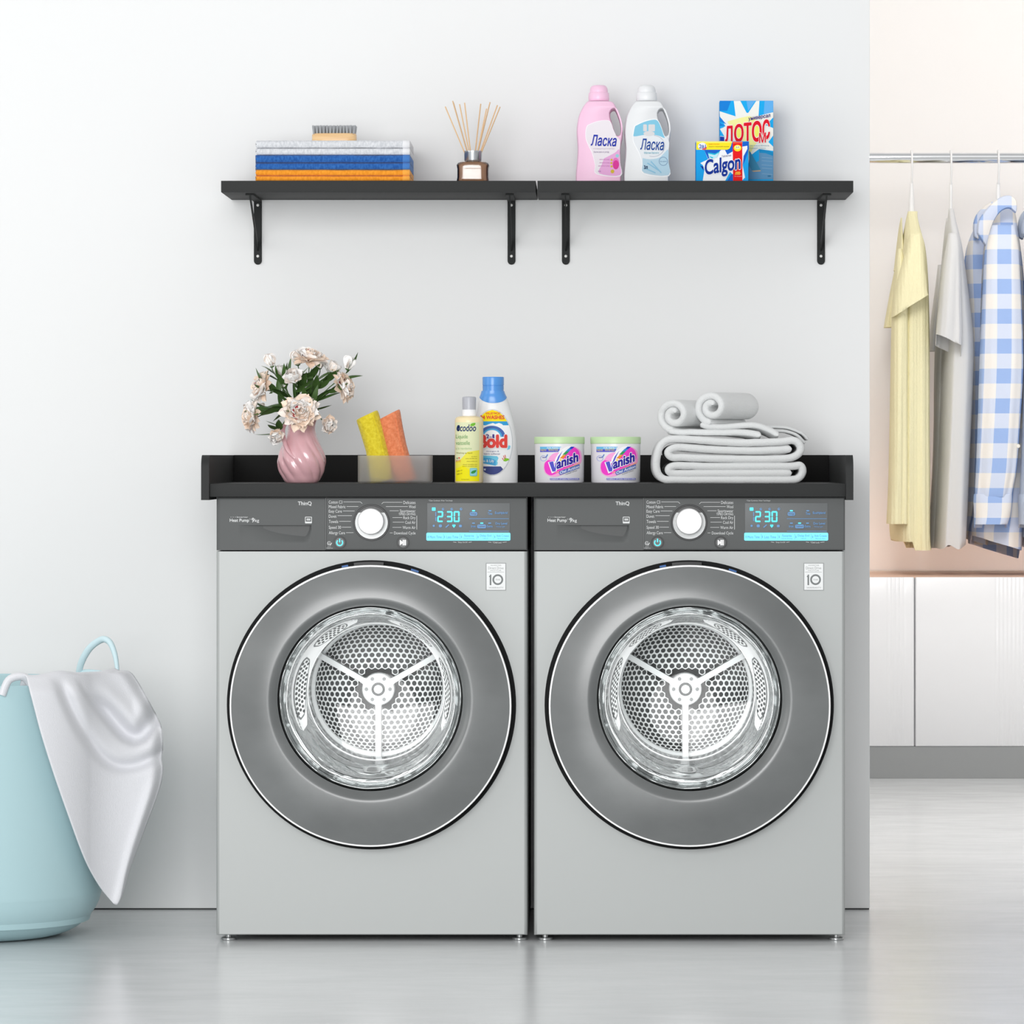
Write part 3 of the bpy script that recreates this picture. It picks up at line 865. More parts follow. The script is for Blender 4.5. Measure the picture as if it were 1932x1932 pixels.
# ------------------------------------------------------------------ wall shelves
SYF = 0.334; SZT = Z(341, SYF); SZB = Z(362.8, SYF)
def wall_shelf(px0, px1, brs, label):
    x0, x1 = X(px0, SYF), X(px1, SYF); xc = (x0+x1)/2
    t = empty('wall_shelf', (xc, WY, SZT), label, 'shelf', 'black bracketed shelves on the wall')
    box('shelf_board', x0-xc, x1-xc, SYF-WY, -0.0005, SZB-SZT, 0, M_black, t, bev=0.001)
    for bp in brs:
        bx = X(bp, WY-0.003)-xc; w = 7.4/S(WY); zt = SZB-SZT-0.0005; zb = Z(499.5, WY)-SZT
        bm = bmesh.new()
        def strip(pts, y0, y1):
            a = [bm.verts.new((x, y0, z)) for x, z in pts]; b = [bm.verts.new((x, y1, z)) for x, z in pts]
            bm.faces.new(a); bm.faces.new(b)
            for i in range(len(pts)):
                j = (i+1) % len(pts); bm.faces.new((a[i], a[j], b[j], b[i]))
        strip([(bx-w, zt), (bx-w, zb+w)]+[(bx-w*cos(pi*k/8), zb+w-w*sin(pi*k/8)) for k in range(1, 8)]+[(bx+w, zb+w), (bx+w, zt)], -0.0045, -0.0008)
        # arm under the board and the diagonal brace
        add_box(bm, bx-w, bx+w, -0.235, -0.0046, zt-0.0034, zt)
        y0, z0, y1, z1 = -0.232, zt-0.002, -0.004, Z(474, WY)-SZT
        for (hw_) in (0.0013,):
            pts = [(y0, z0), (y0+0.02, z0-0.0), (y1, z1+0.016), (y1, z1)]
            a = [bm.verts.new((bx-hw_, y, z)) for y, z in pts]; b = [bm.verts.new((bx+hw_, y, z)) for y, z in pts]
            bm.faces.new(a); bm.faces.new(b)
            for i in range(4): bm.faces.new((a[i], a[(i+1) % 4], b[(i+1) % 4], b[i]))
        br = from_bm('bracket', bm, M_blackmetal, t, smooth=False)
        for hy in (387.3, 483.5):
            lathe('screw', [(0, -0.0062), (0.0022, -0.0058), (0.003, -0.0046)], mat('bright_screw', (225, 225, 222), 0.4), br, seg=14,
                  c=(bx, 0, Z(hy, WY)-SZT), axis='y')
    return t
wall_shelf(417, 1011, (486.5, 965), 'black wall shelf on the left, carrying folded towels and the reed diffuser')
wall_shelf(1014, 1610, (1067.5, 1549), 'black wall shelf on the right, carrying two detergent bottles and two boxes')

# ------------------------------------------------------------------ fabric material
def fabric(name, rgb, rgb2=None, scale=260, strength=0.5, dist=0.0015, stretch=(1, 1, 1), rough=0.95, sheen=0.25):
    return mat(name, rgb, rough, spec=0.15, sheen=sheen, bump=(scale, strength, dist, stretch),
               var=(scale*0.6, rgb2, stretch) if rgb2 else None)

# ------------------------------------------------------------------ folded towels + brush on the left shelf
def folded_cloth(cx, y0, y1, z, hw, h_, h2, m, m_hem, label, left_zig):
    """a cloth folded in two layers: lower then upper layer, hem band on the right"""
    t = empty('folded_towel', (cx, (y0+y1)/2, z), label, 'towel', 'folded towels in the stack on the left shelf')
    d = (y1-y0)/2
    def layer(za, zb, ox, nm='folded_layer'):
        bm = bmesh.new(); r = (zb-za)*0.42
        n = 44; prof = []
        # cross section in y-z, front edge rounded like a fold
        prof = [(d, za), (d, zb)]+[(-d+r-r*sin(pi*k/10), (za+zb)/2+((zb-za)/2)*cos(pi*k/10)) for k in range(11)]
        rings = []
        for i in range(n+1):
            u = i/n; x = -hw+2*hw*u
            wob = 0.0009*mnoise.noise(Vector((x*25, z*50+za*90, 1)))
            rings.append([bm.verts.new((x+ox*(1-u)*0+ (0.0016*sin(q[1]*900+z*99)*(1 if u == 0 else 0)), q[0]+wob*2, q[1]+(wob if za > 0.001 and q[1] > za else 0))) for q in prof])
        for a, b in zip(rings[:-1], rings[1:]):
            for k in range(len(prof)):
                q = (k+1) % len(prof); bm.faces.new((a[k], a[q], b[q], b[k]))
        bm.faces.new(rings[0]); bm.faces.new(rings[-1])
        o = from_bm(nm, bm, m, t, sharp=60)
        # hem band, a separate smoother strip wrapped round the right end
        bm = bmesh.new(); rr = []
        for x in (hw-0.013, hw-0.0127, hw+0.0004, hw+0.0012):
            k_ = 0.0007 if hw-0.0128 < x < hw+0.001 else -0.0002
            rr.append([bm.verts.new((x, q[0]-(k_ if q[0] < d else 0), q[1]+(k_ if q[1] > (za+zb)/2 else -k_*0.2))) for q in prof])
        for a, b in zip(rr[:-1], rr[1:]):
            for k in range(len(prof)):
                q = (k+1) % len(prof); bm.faces.new((a[k], a[q], b[q], b[k]))
        bm.faces.new(rr[-1])
        from_bm('hem', bm, m_hem, o, sharp=60)
    layer(0.0002, h_-0.0004, 0); layer(h_+0.0004, h2-0.0003, 0)
    return t
ty0, ty1 = 0.345, 0.545
sT = S(ty0)
Tx = X(627.5, ty0); Thw = 144.5/sT
zz = SZT
hb = [Z(py, ty0) for py in (320, 292, 264.5)]
cols = [((246, 160, 50), (226, 140, 34), (247, 170, 70), 'orange folded towel, two layers, bottom of the stack on the left shelf'),
        ((52, 108, 180), (32, 84, 156), (72, 126, 196), 'blue folded towel in the middle of the stack on the left shelf'),
        ((222, 224, 228), (198, 201, 206), (232, 233, 236), 'light grey folded towel on top of the stack, under the brush')]
for (c1, c2, c3, lab), zt in zip(cols, hb):
    mm = fabric('linen_%d' % c1[0], c1, c2, 420, 0.6, 0.0012, (1, 1, 0.5)); mh = fabric('hem_%d' % c1[0], c3, None, 500, 0.3)
    H = zt-zz
    folded_cloth(Tx, ty0, ty1, zz, Thw, H*0.46, H, mm, mh, lab, 0)
    zz = zt
# brush
by = 0.42; bcx = 631
b = Place(bcx, by, zz)
br = empty('scrub_brush', b.loc, 'wooden scrub brush with grey bristles up, lying on the folded towels', 'brush', rz=radians(-4))
hw = 42/b.s; hd = 0.020; hb_ = 17.0/b.s
M_wood = mat('pale_wood', (236, 200, 150), 0.4, var=(9, (222, 180, 128), (1, 6, 14)), coat=0.2)
rows = [(0.0005, 0, hw-0.003, hd-0.003, 0, 3.6), (0.003, 0, hw, hd, 0, 3.6), (hb_-0.003, 0, hw, hd, 0, 3.6), (hb_, 0, hw-0.002, hd-0.002, 0, 3.6)]
loft('handle_block', rows, M_wood, br, seg=64)
bm = bmesh.new()
for i in range(13):
    for j in range(4):
        x = -hw*0.9+2*hw*0.9*i/12; y = -hd*0.72+2*hd*0.72*j/3
        for q in range(26):
            a = rnd.uniform(0, 2*pi); r = 0.0022*sqrt(rnd.random()); ex = x+r*cos(a)*1.5+x*0.015; ey = y+r*sin(a)*1.5
            h = hb_+0.0155+rnd.uniform(-0.0008, 0.0012)
            p0 = Vector((x+r*cos(a)*0.7, y+r*sin(a)*0.7, hb_-0.001)); p1 = Vector((ex, ey, h)); w = 0.00035
            vs_ = [bm.verts.new(p0+Vector((w*cos(k*2.094), w*sin(k*2.094), 0))) for k in range(3)]+[bm.verts.new(p1+Vector((w*cos(k*2.094), w*sin(k*2.094), 0))) for k in range(3)]
            for k in range(3): bm.faces.new((vs_[k], vs_[(k+1) % 3], vs_[3+(k+1) % 3], vs_[3+k]))
            bm.faces.new(vs_[3:])
bo = from_bm('bristles', bm, mat('bristle_grey', (178, 181, 184), 0.6), br, smooth=False, fix=False); bo['kind'] = 'stuff'

# ------------------------------------------------------------------ reed diffuser
p = Place(892.5, 0.43, SZT)
df = empty('reed_diffuser', p.loc, 'square amber glass reed diffuser with silver collar on the left shelf', 'diffuser')
bw = 31/p.s; bh = p.h(308)
M_amber = mat('amber_oil', (176, 126, 88), 0.15, spec=0.6, coat=0.6)
p_ = M_amber.node_tree.nodes['Principled BSDF']; p_.inputs['Transmission Weight'].default_value = 0.35
rows = [(0.0005, 0, bw*0.9, bw*0.9, 0, 5), (0.004, 0, bw*0.97, bw*0.97, 0, 6), (0.012, 0, bw*0.93, bw*0.93, 0, 6), (bh*0.7, 0, bw*0.93, bw*0.93, 0, 6), (bh-0.005, 0, bw*0.98, bw*0.98, 0, 5), (bh, 0, bw*0.9, bw*0.9, 0, 4)]
loft('oil', [(r[0]+0.001, 0, r[2]*0.93, r[3]*0.93, 0, r[5]) for r in rows], M_amber, df, seg=64)
loft('bottle', [(r[0], 0, r[2]*1.02, r[3]*1.02, 0, r[5]) for r in rows]+[(bh+0.0015, 0, 0.014, 0.014, 0, 2), (bh+0.005, 0, 0.014, 0.014, 0, 2)], M_pane, df, seg=64)
lathe('collar', [(0.0, bh+0.003), (0.0165, bh+0.003), (0.0178, bh+0.006), (0.0182, p.h(288)), (0.0188, p.h(286)), (0.0186, p.h(285)), (0.014, p.h(285)), (0.010, p.h(288)), (0.0, p.h(288))],
      mat('brushed_silver', (196, 200, 204), 0.24, metal=0.9), df, seg=48)
M_reed = mat('reed_wood', (222, 186, 144), 0.7)
for tx, ty, dy in ((840, 201, -.02), (854, 190.5, .01), (855.5, 194, .03), (867, 196.5, -.01), (876.5, 194, .02), (907, 196, .02), (918, 205, -.02), (924.5, 193, 0.03), (938.5, 198.5, 0.01), (943.5, 201.5, -.015)):
    top = (p.x(tx, dy), dy, p.h(ty, dy)); k = 0.1
    base = (p.x(892.5+(892.5-tx)*0.12), -dy*0.3, 0.006); 
    mid = [base[i]+(top[i]-base[i])*0.3 for i in range(3)]
    tube('reed', [base, top], 0.0014, M_reed, df, seg=6)

# ------------------------------------------------------------------ the two handled softener bottles (silhouette slab with handle hole)
def px_loops(pl, loops, dy=0.0): return [[(pl.x(a, dy), pl.h(b, dy)) for a, b in lp] for lp in loops]
def softener(cx, col, label, kind):
    """kind 0: pink bottle, 1: white bottle. Pixel outline drawn for the pink one (crop 9.2x at 1070,150), the other is shifted"""
    yb = 0.46
    sh = 90.0 if kind else 0.0
    def q(X_, Y_): return (1070+X_/9.2+sh, 150+Y_/9.2)
    p = Place(1129+sh, yb, SZT)
    t = empty('detergent_bottle', p.loc, label, 'bottle', 'handled detergent bottles on the right shelf')
    m = mat('bottle_%s' % ('white' if kind else 'pink'), col, 0.4, spec=0.3)
    out = [(150, 1830), (152, 1650), (165, 1500), (178, 1350), (182, 1200), (172, 1050), (165, 900), (180, 760), (200, 660), (240, 560), (290, 470), (345, 405), (400, 388),
           (700, 388), (780, 405), (820, 440), (870, 540), (915, 650), (950, 770), (966, 900), (962, 1000), (945, 1100), (930, 1180), (922, 1300), (930, 1450), (938, 1600), (935, 1830)]
    hole = [(745, 600), (770, 555), (810, 535), (845, 560), (880, 640), (915, 750), (930, 850), (925, 930), (900, 985), (860, 985), (825, 930), (800, 850), (775, 760), (750, 680)]
    if kind:
        pass
    base_z = 0.0008
    def fix(lp): return [(x, max(z, base_z)) for x, z in lp]
    lo = px_loops(p, [smooth_path_nd([q(*v) for v in out], 3), smooth_path_nd([q(*v) for v in hole+hole[:1]], 3)[:-1]], 0.0)
    lo = [fix(lo[0]), lo[1]]
    # drop to the shelf: the base is hidden by the front edge of the board
    lo[0][0] = (lo[0][0][0], base_z); lo[0][-1] = (lo[0][-1][0], base_z)
    slab('body', lo, 0.036, 0.0032, 0.016, m, t)
    # flanks: a lower bulge and shoulder facet in front
    cxp = p.x(q(550, 0)[0])
    nz0 = p.h(q(0, 392)[1])
    M_cap = mat('cap_%s' % ('white' if kind else 'pink'), tuple(min(255, c+4) for c in col), 0.35)
    sc_ = 1/p.s/9.2
    zc = lambda Y_: p.h(150+Y_/9.2)
    lathe('neck', [(0.0135, nz0-0.004), (0.0135, zc(360))], m, t, seg=32, c=(cxp, 0, 0))
    cp = lathe('cap', [(0.0, zc(378)), (172*sc_, zc(378)), (178*sc_, zc(370)), (182*sc_, zc(330)), (176*sc_, zc(240)), (170*sc_, zc(232)), (158*sc_, zc(228)), (156*sc_, zc(190)), (148*sc_, zc(150)),
                       (128*sc_, zc(118)), (96*sc_, zc(103)), (0, zc(100))], M_cap, t, seg=48, c=(cxp, 0, 0))
    # grip dent on the left flank of the front
    yf = -0.0362
    d = Decal()
    A = lambda pts: [q(*v) for v in pts]
    if not kind:
        Wl = pcol((232, 226, 232)); Bl = pcol((40, 56, 170)); Ye = pcol((206, 178, 60)); Mg = pcol((214, 60, 150)); Pk = pcol((226, 170, 214)); Gy = pcol((170, 165, 178))
        edge = smooth_path_nd([(360, 820), (520, 755), (690, 735), (760, 780), (800, 900), (850, 1000), (915, 1080), (910, 1250), (915, 1450), (922, 1690), (515, 1655), (490, 1500), (440, 1300), (380, 1170), (335, 1060), (325, 960), (335, 880), (360, 820)], 4)
        d.poly(A([(v[0]-8 if v[0] < 700 else v[0]+2, v[1]-6 if v[1] < 1000 else v[1]+8) for v in edge]), pcol((250, 244, 250)))
        d.poly(A(edge), Wl)
        d.poly(A(smooth_path_nd([(640, 1390), (740, 1340), (830, 1290), (905, 1240), (908, 1450), (914, 1680), (560, 1650), (600, 1500), (640, 1390)], 4)), Pk)
        c_ = q(842, 1480); d.disc(c_[0], c_[1], 6.6, pcol((226, 120, 190)), ry=11); c_ = q(845, 1500); d.disc(c_[0], c_[1], 5.6, Mg, ry=8.5)
        c_ = q(868, 1345); d.disc(c_[0], c_[1], 3.2, pcol((150, 206, 216)))
        for X_, Y_ in ((770, 1415), (765, 1470), (770, 1528)):
            c_ = q(X_, Y_); d.disc(c_[0], c_[1], 2.1, Ye, 12)
        c_ = q(785, 1615); d.disc(c_[0], c_[1], 3.6, Ye, 8, ry=3.8)
        for Y_, a, b_ in ((1415, 560, 735), (1470, 560, 735), (1525, 540, 735)):
            p0, p1 = q(a, Y_-14), q(b_, Y_+12); d.text('мягкость и уход', p0[0], p0[1], p1[0], p1[1], pcol((190, 120, 180)))
        p0, p1 = q(460, 1262), q(725, 1300); d.text('бальзам и уход', p0[0], p0[1], p1[0], p1[1], pcol((130, 110, 150)))
        p0, p1 = q(455, 1210), q(820, 1240); d.text('кондиционер', p0[0], p0[1], p1[0], p1[1], pcol((200, 192, 204)))
        p0, p1 = q(540, 1600), q(580, 1625); d.text('1л', p0[0], p0[1], p1[0], p1[1], pcol((120, 80, 150)))
        p0, p1 = q(408, 985), q(858, 1180); d.text('Ласка', p0[0], p0[1], p1[0], p1[1], Bl, bold=0.018, shear=0.25, skew=-0.03)
    else:
        Wl = pcol((226, 230, 234)); Bl = pcol((26, 70, 150)); Lb = pcol((130, 196, 222)); Pb = pcol((178, 208, 224))
        edge = smooth_path_nd([(345, 830), (500, 755), (660, 715), (740, 735), (800, 850), (845, 980), (930, 1080), (925, 1250), (925, 1450), (928, 1690), (500, 1650), (470, 1450), (425, 1300), (360, 1180), (320, 1080), (318, 960), (330, 880), (345, 830)], 4)
        d.poly(A([(v[0]-8 if v[0] < 700 else v[0]+2, v[1]-6 if v[1] < 1000 else v[1]+8) for v in edge]), pcol((250, 252, 254)))
        d.poly(A(edge), Wl)
        d.poly(A(smooth_path_nd([(352, 832), (500, 762), (660, 722), (738, 742), (795, 850), (840, 985), (860, 1040), (760, 1000), (620, 975), (500, 985), (330, 1010), (325, 960), (336, 890), (352, 832)], 3)), Lb)
        d.poly(A(smooth_path_nd([(480, 1385), (600, 1405), (760, 1380), (850, 1300), (922, 1240), (925, 1450), (926, 1680), (505, 1640), (480, 1500), (480, 1385)], 3)), Pb)
        for X_ in (520, 610, 660):   # folded shirts mark
            c0 = q(X_, 830); d.rect(c0[0]-3.4, c0[1]-3, c0[0]+3.4, c0[1]+10, pcol((214, 214, 216)), r=1.6)
        c_ = q(590, 960); d.disc(c_[0], c_[1], 10.5, pcol((214, 214, 216)), ry=4.6)
        c_ = q(660, 1175); d.ring(c_[0], c_[1], 21.2, 22, pcol((170, 176, 190)), k=0.92, a0=-1.5, a1=1.9)
        for X0, Y0, X1, Y1 in ((560, 1470, 760, 1600), (620, 1440, 800, 1640), (520, 1560, 700, 1640)):
            d.line([q(X0, Y0), q(X1, Y1)], 2.2, pcol((140, 190, 216)))
        c_ = q(835, 1440); d.ring(c_[0], c_[1], 7.4, 8.3, pcol((120, 150, 180))); d.text('без запаха', c_[0]-6, c_[1]-1, c_[0]+6, c_[1]+1.2, pcol((70, 110, 150)))
        p0, p1 = q(500, 1510), q(565, 1575); d.text('3л', p0[0], p0[1], p1[0], p1[1], pcol((20, 50, 90)), bold=0.04)
        p0, p1 = q(505, 1275), q(760, 1312); d.text('Магия белого', p0[0], p0[1], p1[0], p1[1], pcol((80, 170, 190)), bold=0.04)
        p0, p1 = q(435, 1050), q(850, 1250); d.text('Ласка', p0[0], p0[1], p1[0], p1[1], Bl, bold=0.02, shear=0.25, halo=pcol((244, 246, 250)), halo_w=0.03, skew=-0.03)
    d.build('label', lambda px, py, w: (p.x(px), yf-w, p.h(py)), t)
    return t
softener(1129, (240, 196, 222), 'pink handled detergent bottle with pink label on the right shelf', 0)
softener(1219, (226, 228, 230), 'white handled detergent bottle with light blue label on the right shelf', 1)

# ------------------------------------------------------------------ the two boxes
def carton(px0, px1, pytop, y, depth, label, top_col, nm='detergent_box'):
    pxc = (px0+px1)/2; p = Place(pxc, y, SZT)
    t = empty(nm, p.loc, label, 'box')
    box('carton', p.x(px0), p.x(px1), 0, depth, 0.0005, p.h(pytop), top_col, t, bev=0.0006)
    return t, p
t, p = carton(1358, 1459, 190, 0.47, 0.045, 'tall blue and white washing powder box with red lettering, behind the smaller box', pcol((20, 150, 225)))
q = lambda a, b: (1300+a/11.365, 180+b/11.365)
A = lambda pts: [q(*v) for v in pts]
d = Decal()
CR = pcol((240, 240, 232)); CY = pcol((22, 170, 236)); YL = pcol((240, 240, 110)); RD = pcol((226, 14, 40)); PB = pcol((98, 176, 236)); DBl = pcol((16, 128, 214))
d.rect(1358.2, 190.2, 1458.8, 349, CY)
d.poly(A([(662, 118), (900, 118), (820, 330), (662, 330)]), DBl); d.poly(A([(1620, 118), (1804, 118), (1804, 350), (1600, 420)]), PB)
d.poly(A([(1230, 118), (1420, 118), (1270, 330)]), PB)
d.poly(A([(655, 340), (1000, 450), (960, 118), (1100, 118), (1235, 375), (1270, 375), (1440, 118), (1510, 118), (1490, 440), (1804, 360), (1804, 470), (1650, 640), (1804, 700), (1804, 860), (1700, 1000), (1804, 1100),
          (1804, 1190), (1500, 1150), (1300, 1300), (1200, 1900), (662, 1900), (662, 870), (760, 880), (662, 720), (780, 660), (662, 450)]), CR)
d.poly(A([(820, 560), (1100, 480), (1300, 440), (1500, 560), (1560, 900), (1400, 1080), (1290, 1300), (1160, 1000), (1000, 900)]), pcol((244, 242, 160)))
for a, b, c in ((662, 450, 800), (662, 580, 640)): pass
d.poly(A([(664, 460), (800, 620), (664, 560)]), DBl); d.poly(A([(664, 590), (770, 650), (664, 655)]), DBl); d.poly(A([(664, 680), (760, 680), (664, 715)]), CY)
d.poly(A([(664, 880), (755, 890), (755, 980), (664, 980)]), pcol((14, 60, 165)))
d.poly(A([(1500, 1150), (1804, 1220), (1804, 1800), (1180, 1800), (1240, 1560), (1500, 1400)]), pcol((96, 150, 190))); d.poly(A([(1500, 1150), (1700, 1180), (1804, 1220), (1804, 1300), (1640, 1240), (1510, 1230)]), pcol((20, 140, 196)))
d.poly(A([(1290, 1170), (1540, 1600), (1350, 1620), (1290, 1500)]), pcol((62, 140, 176))); d.poly(A([(1340, 1615), (1540, 1600), (1530, 1630), (1380, 1640)]), pcol((196, 170, 140)))
for Y_ in (1330, 1400, 1490, 1560, 1680): d.line([q(1560, Y_), q(1790, Y_+18)], 1.0, pcol((130, 170, 200)))
d.disc(*q(1720, 1730), 3.4, pcol((40, 110, 150)), ry=1.2)
# big lettering ЛОТОС, each letter stretched and tilted
for ch, x0_, y0_, x1_, y1_ in (('Л', 770, 650, 935, 1000), ('О', 965, 610, 1170, 1005), ('Т', 1170, 580, 1340, 985), ('О', 1345, 545, 1560, 1000), ('С', 1570, 515, 1735, 950)):
    a, b = q(x0_, y0_), q(x1_, y1_)
    if ch == 'О': d.poly(circ((a[0]+b[0])/2, (a[1]+b[1])/2, (b[0]-a[0])*0.36, 20, (b[1]-a[1])*0.4), YL)
    d.text(ch, a[0], a[1], b[0], b[1], RD, bold=0.035, halo=pcol((250, 236, 232)), halo_w=0.03, skew=0.09)
a, b = q(1500, 800), q(1645, 1020); d.text('М', a[0], a[1], b[0], b[1], RD, bold=0.02, halo=pcol((250, 236, 232)), halo_w=0.04, skew=0.08)
a, b = q(1270, 440), q(1740, 510); d.text('универсал', a[0], a[1], b[0], b[1]+1.5, pcol((60, 40, 130)), bold=0.02, skew=0.16)
a, b = q(1300, 1060), q(1715, 1095); d.text('чистота и лёгкость', a[0], a[1], b[0], b[1], pcol((60, 150, 180))); a, b = q(1300, 1118), q(1640, 1152); d.text('каждой стирки', a[0], a[1], b[0], b[1], pcol((60, 150, 180)))
d.build('box_print', lambda px, py, w: (p.x(px), -w-0.0001, max(p.h(py), 0.001)), t)

t, p = carton(1313, 1412, 266.5, 0.395, 0.05, 'small blue water softener box with yellow and red bands in front of the tall box', pcol((24, 128, 220)))
q = lambda a, b: (1300+a/11.365, 180+b/11.365)
d = Decal()
DB2 = pcol((18, 96, 200)); CB = pcol((20, 160, 232)); NV = pcol((10, 50, 150)); WH = pcol((240, 242, 246)); YW = pcol((252, 228, 40)); RR = pcol((232, 22, 24))
d.rect(1313.2, 266.7, 1411.8, 345, CB)
d.poly(A([(330, 1170), (935, 1000), (935, 1350), (700, 1260), (400, 1380)]), DB2); d.poly(A([(1150, 1000), (1285, 990), (1285, 1150), (1200, 1400), (1150, 1500)]), DB2)
d.poly(A([(230, 1440), (330, 1180), (420, 1380), (690, 1170), (770, 1170), (820, 1270), (940, 1200), (1140, 1100), (1250, 1080), (1250, 1150), (1170, 1300), (1150, 1500), (1200, 1760), (1100, 1880), (950, 1700), (880, 1640), (760, 1880), (290, 1880),
          (330, 1600), (300, 1500)]), WH)
d.poly(A([(235, 1500), (310, 1530), (310, 1610)]), NV); d.poly(A([(330, 1180), (410, 1370), (180, 1480), (180, 1180)]), CB)
d.poly(A([(800, 1880), (900, 1700), (950, 1690), (950, 1880)]), DB2)
d.poly(A([(155, 985), (925, 985), (900, 1080), (870, 1140), (820, 1165), (155, 1165)]), YW); d.rect(q(155, 985)[0], q(155, 985)[1], q(925, 985)[0], q(155, 1015)[1], pcol((250, 238, 120)))
d.poly(A([(935, 1000), (1140, 1000), (1145, 1880), (945, 1880)]), RR); d.rect(q(938, 0)[0], q(0, 992)[1], q(1145, 0)[0], q(0, 1030)[1], pcol((240, 90, 60)))
c = q(1040, 1130); d.disc(c[0], c[1], 7.2, YW, ry=6.2); d.disc(c[0], c[1]-1.4, 5.2, pcol((250, 246, 170)), ry=3.6); a, b = q(1005, 1085), q(1075, 1135); d.text('64', a[0], a[1], b[0], b[1], pcol((120, 160, 190)))
c = q(285, 1090); d.disc(c[0], c[1], 8.2, WH, ry=6.6); d.disc(c[0]+3, c[1]+3, 5, pcol((240, 90, 70)), ry=4); d.disc(c[0]-1, c[1], 6.4, pcol((230, 236, 246)), ry=5); a, b = q(215, 1050), q(360, 1140); d.text('2в1', a[0], a[1], b[0], b[1], pcol((40, 90, 180)), bold=0.02)
a, b = q(420, 1035), q(650, 1065); d.text('новая упаковка', a[0], a[1], b[0], b[1], pcol((232, 120, 40)), bold=0.02); a, b = q(420, 1085), q(860, 1112); d.text('Защита стиральной машины', a[0], a[1], b[0], b[1], pcol((110, 100, 40)), bold=0.02)
d.poly(A([(400, 1225), (560, 1250), (660, 1195), (620, 1290), (560, 1330), (440, 1320)]), pcol((30, 190, 220))); d.poly(A([(410, 1250), (550, 1280), (640, 1230), (600, 1330), (500, 1365), (430, 1340)]), pcol((190, 230, 240)))
d.poly(A([(420, 1300), (520, 1330), (500, 1365)]), pcol((30, 190, 220)))
a, b = q(700, 1275), q(900, 1330); d.text('Таблетки', a[0], a[1], b[0], b[1]-1, pcol((60, 50, 120)), skew=0.13)
a, b = q(335, 1318), q(1105, 1748)
d.text('Calgon', a[0], a[1], b[0], b[1], NV, bold=0.028, halo=WH, halo_w=0.035, skew=0.17)
a, b = q(985, 1635), q(1100, 1690); d.poly(A([(1000, 1640), (1090, 1635), (1110, 1680), (1090, 1700), (980, 1700)]), pcol((244, 180, 60))); d.text('ЦЕНА', a[0]+0.5, a[1]+1.6, b[0], b[1], RR, bold=0.02)
a, b = q(970, 1720), q(1130, 1755); d.text('Хит продаж', a[0], a[1], b[0], b[1], pcol((250, 180, 180)))
d.build('box_print', lambda px, py, w: (p.x(px), -w-0.0001, max(p.h(py), 0.001)), t)

# ------------------------------------------------------------------ flower jug
p = Place(569, 0.24, CZ)
jug = empty('flower_jug', p.loc, 'pink glazed jug with twisted flutes, holding the peonies', 'jug')
rows = [(909.5, 30), (906, 34), (898, 38), (888, 42.5), (876, 45), (866, 45), (855, 42.5), (845, 38.5), (835, 34), (825, 29.5), (815, 26.5), (807, 25.8), (800, 26.6), (792, 29), (788.5, 30.5)]
prof = [(p.h(py) if py < 909 else 0.0004, w/p.s) for py, w in rows]
prof = smooth_rows([(a, b) for a, b in prof], 4)
bm = bmesh.new(); rings = []
N_ = 140; Ht = prof[-1][0]
for z, r in prof:
    u = z/Ht; amp = 0.055*max(0.0, min(1, u*7))*max(0, 1-max(0, (u-0.30)/0.55))
    ring = []
    for k in range(N_):
        a = 2*pi*k/N_
        f = abs(sin((5.5*a)+u*9.5+0.6)); rr = r*(1+amp*(f*1.5-1.0))
        if u > 0.85:   # pouring lip to the front left
            da = (a-radians(250)+pi) % (2*pi)-pi
            rr *= 1+0.22*((u-0.85)/0.15)*math.exp(-(da/0.35)**2)
        ring.append(bm.verts.new((rr*cos(a), rr*sin(a), z)))
    rings.append(ring)
inn = []
for z, r in ((Ht+0.0008, prof[-1][1]-0.0012), (Ht-0.001, prof[-1][1]-0.0028), (Ht-0.02, 0.0225), (Ht-0.05, 0.03)):
    inn.append([bm.verts.new((r*cos(2*pi*k/N_), r*sin(2*pi*k/N_), z)) for k in range(N_)])
rings += inn
for a, b in zip(rings[:-1], rings[1:]):
    for k in range(N_): bm.faces.new((a[k], a[(k+1) % N_], b[(k+1) % N_], b[k]))
bm.faces.new(rings[0]); bm.faces.new(rings[-1])
M_jug = mat('pink_glaze', (226, 178, 184), 0.16, spec=0.6, coat=0.5)
from_bm('jug_body', bm, M_jug, jug, sharp=70)
hp = [(556, 797, -0.004), (543, 795, -0.010), (535, 805, -0.016), (534, 820, -0.022), (538, 838, -0.030), (547, 855, -0.038), (560, 868, -0.0425), (572, 880, -0.044)]
tube('handle', [(p.x(a, c), c, p.h(b, c)) for a, b, c in hp], [0.0036, 0.004, 0.004, 0.0042, 0.0045, 0.0045, 0.004, 0.002]+[0.002]*0, M_jug, jug, seg=12, flat=1.0, n=0) if False else None
pts = smooth_path([(p.x(a, c), c, p.h(b, c)) for a, b, c in hp], 5)
tube('jug_handle', pts, [0.0037+0.0008*sin(pi*i/(len(pts)-1))-0.002*max(0, i/(len(pts)-1)-0.8)*5 for i in range(len(pts))], M_jug, jug, seg=12)
JY = 0.24; JTOP = CZ+Ht

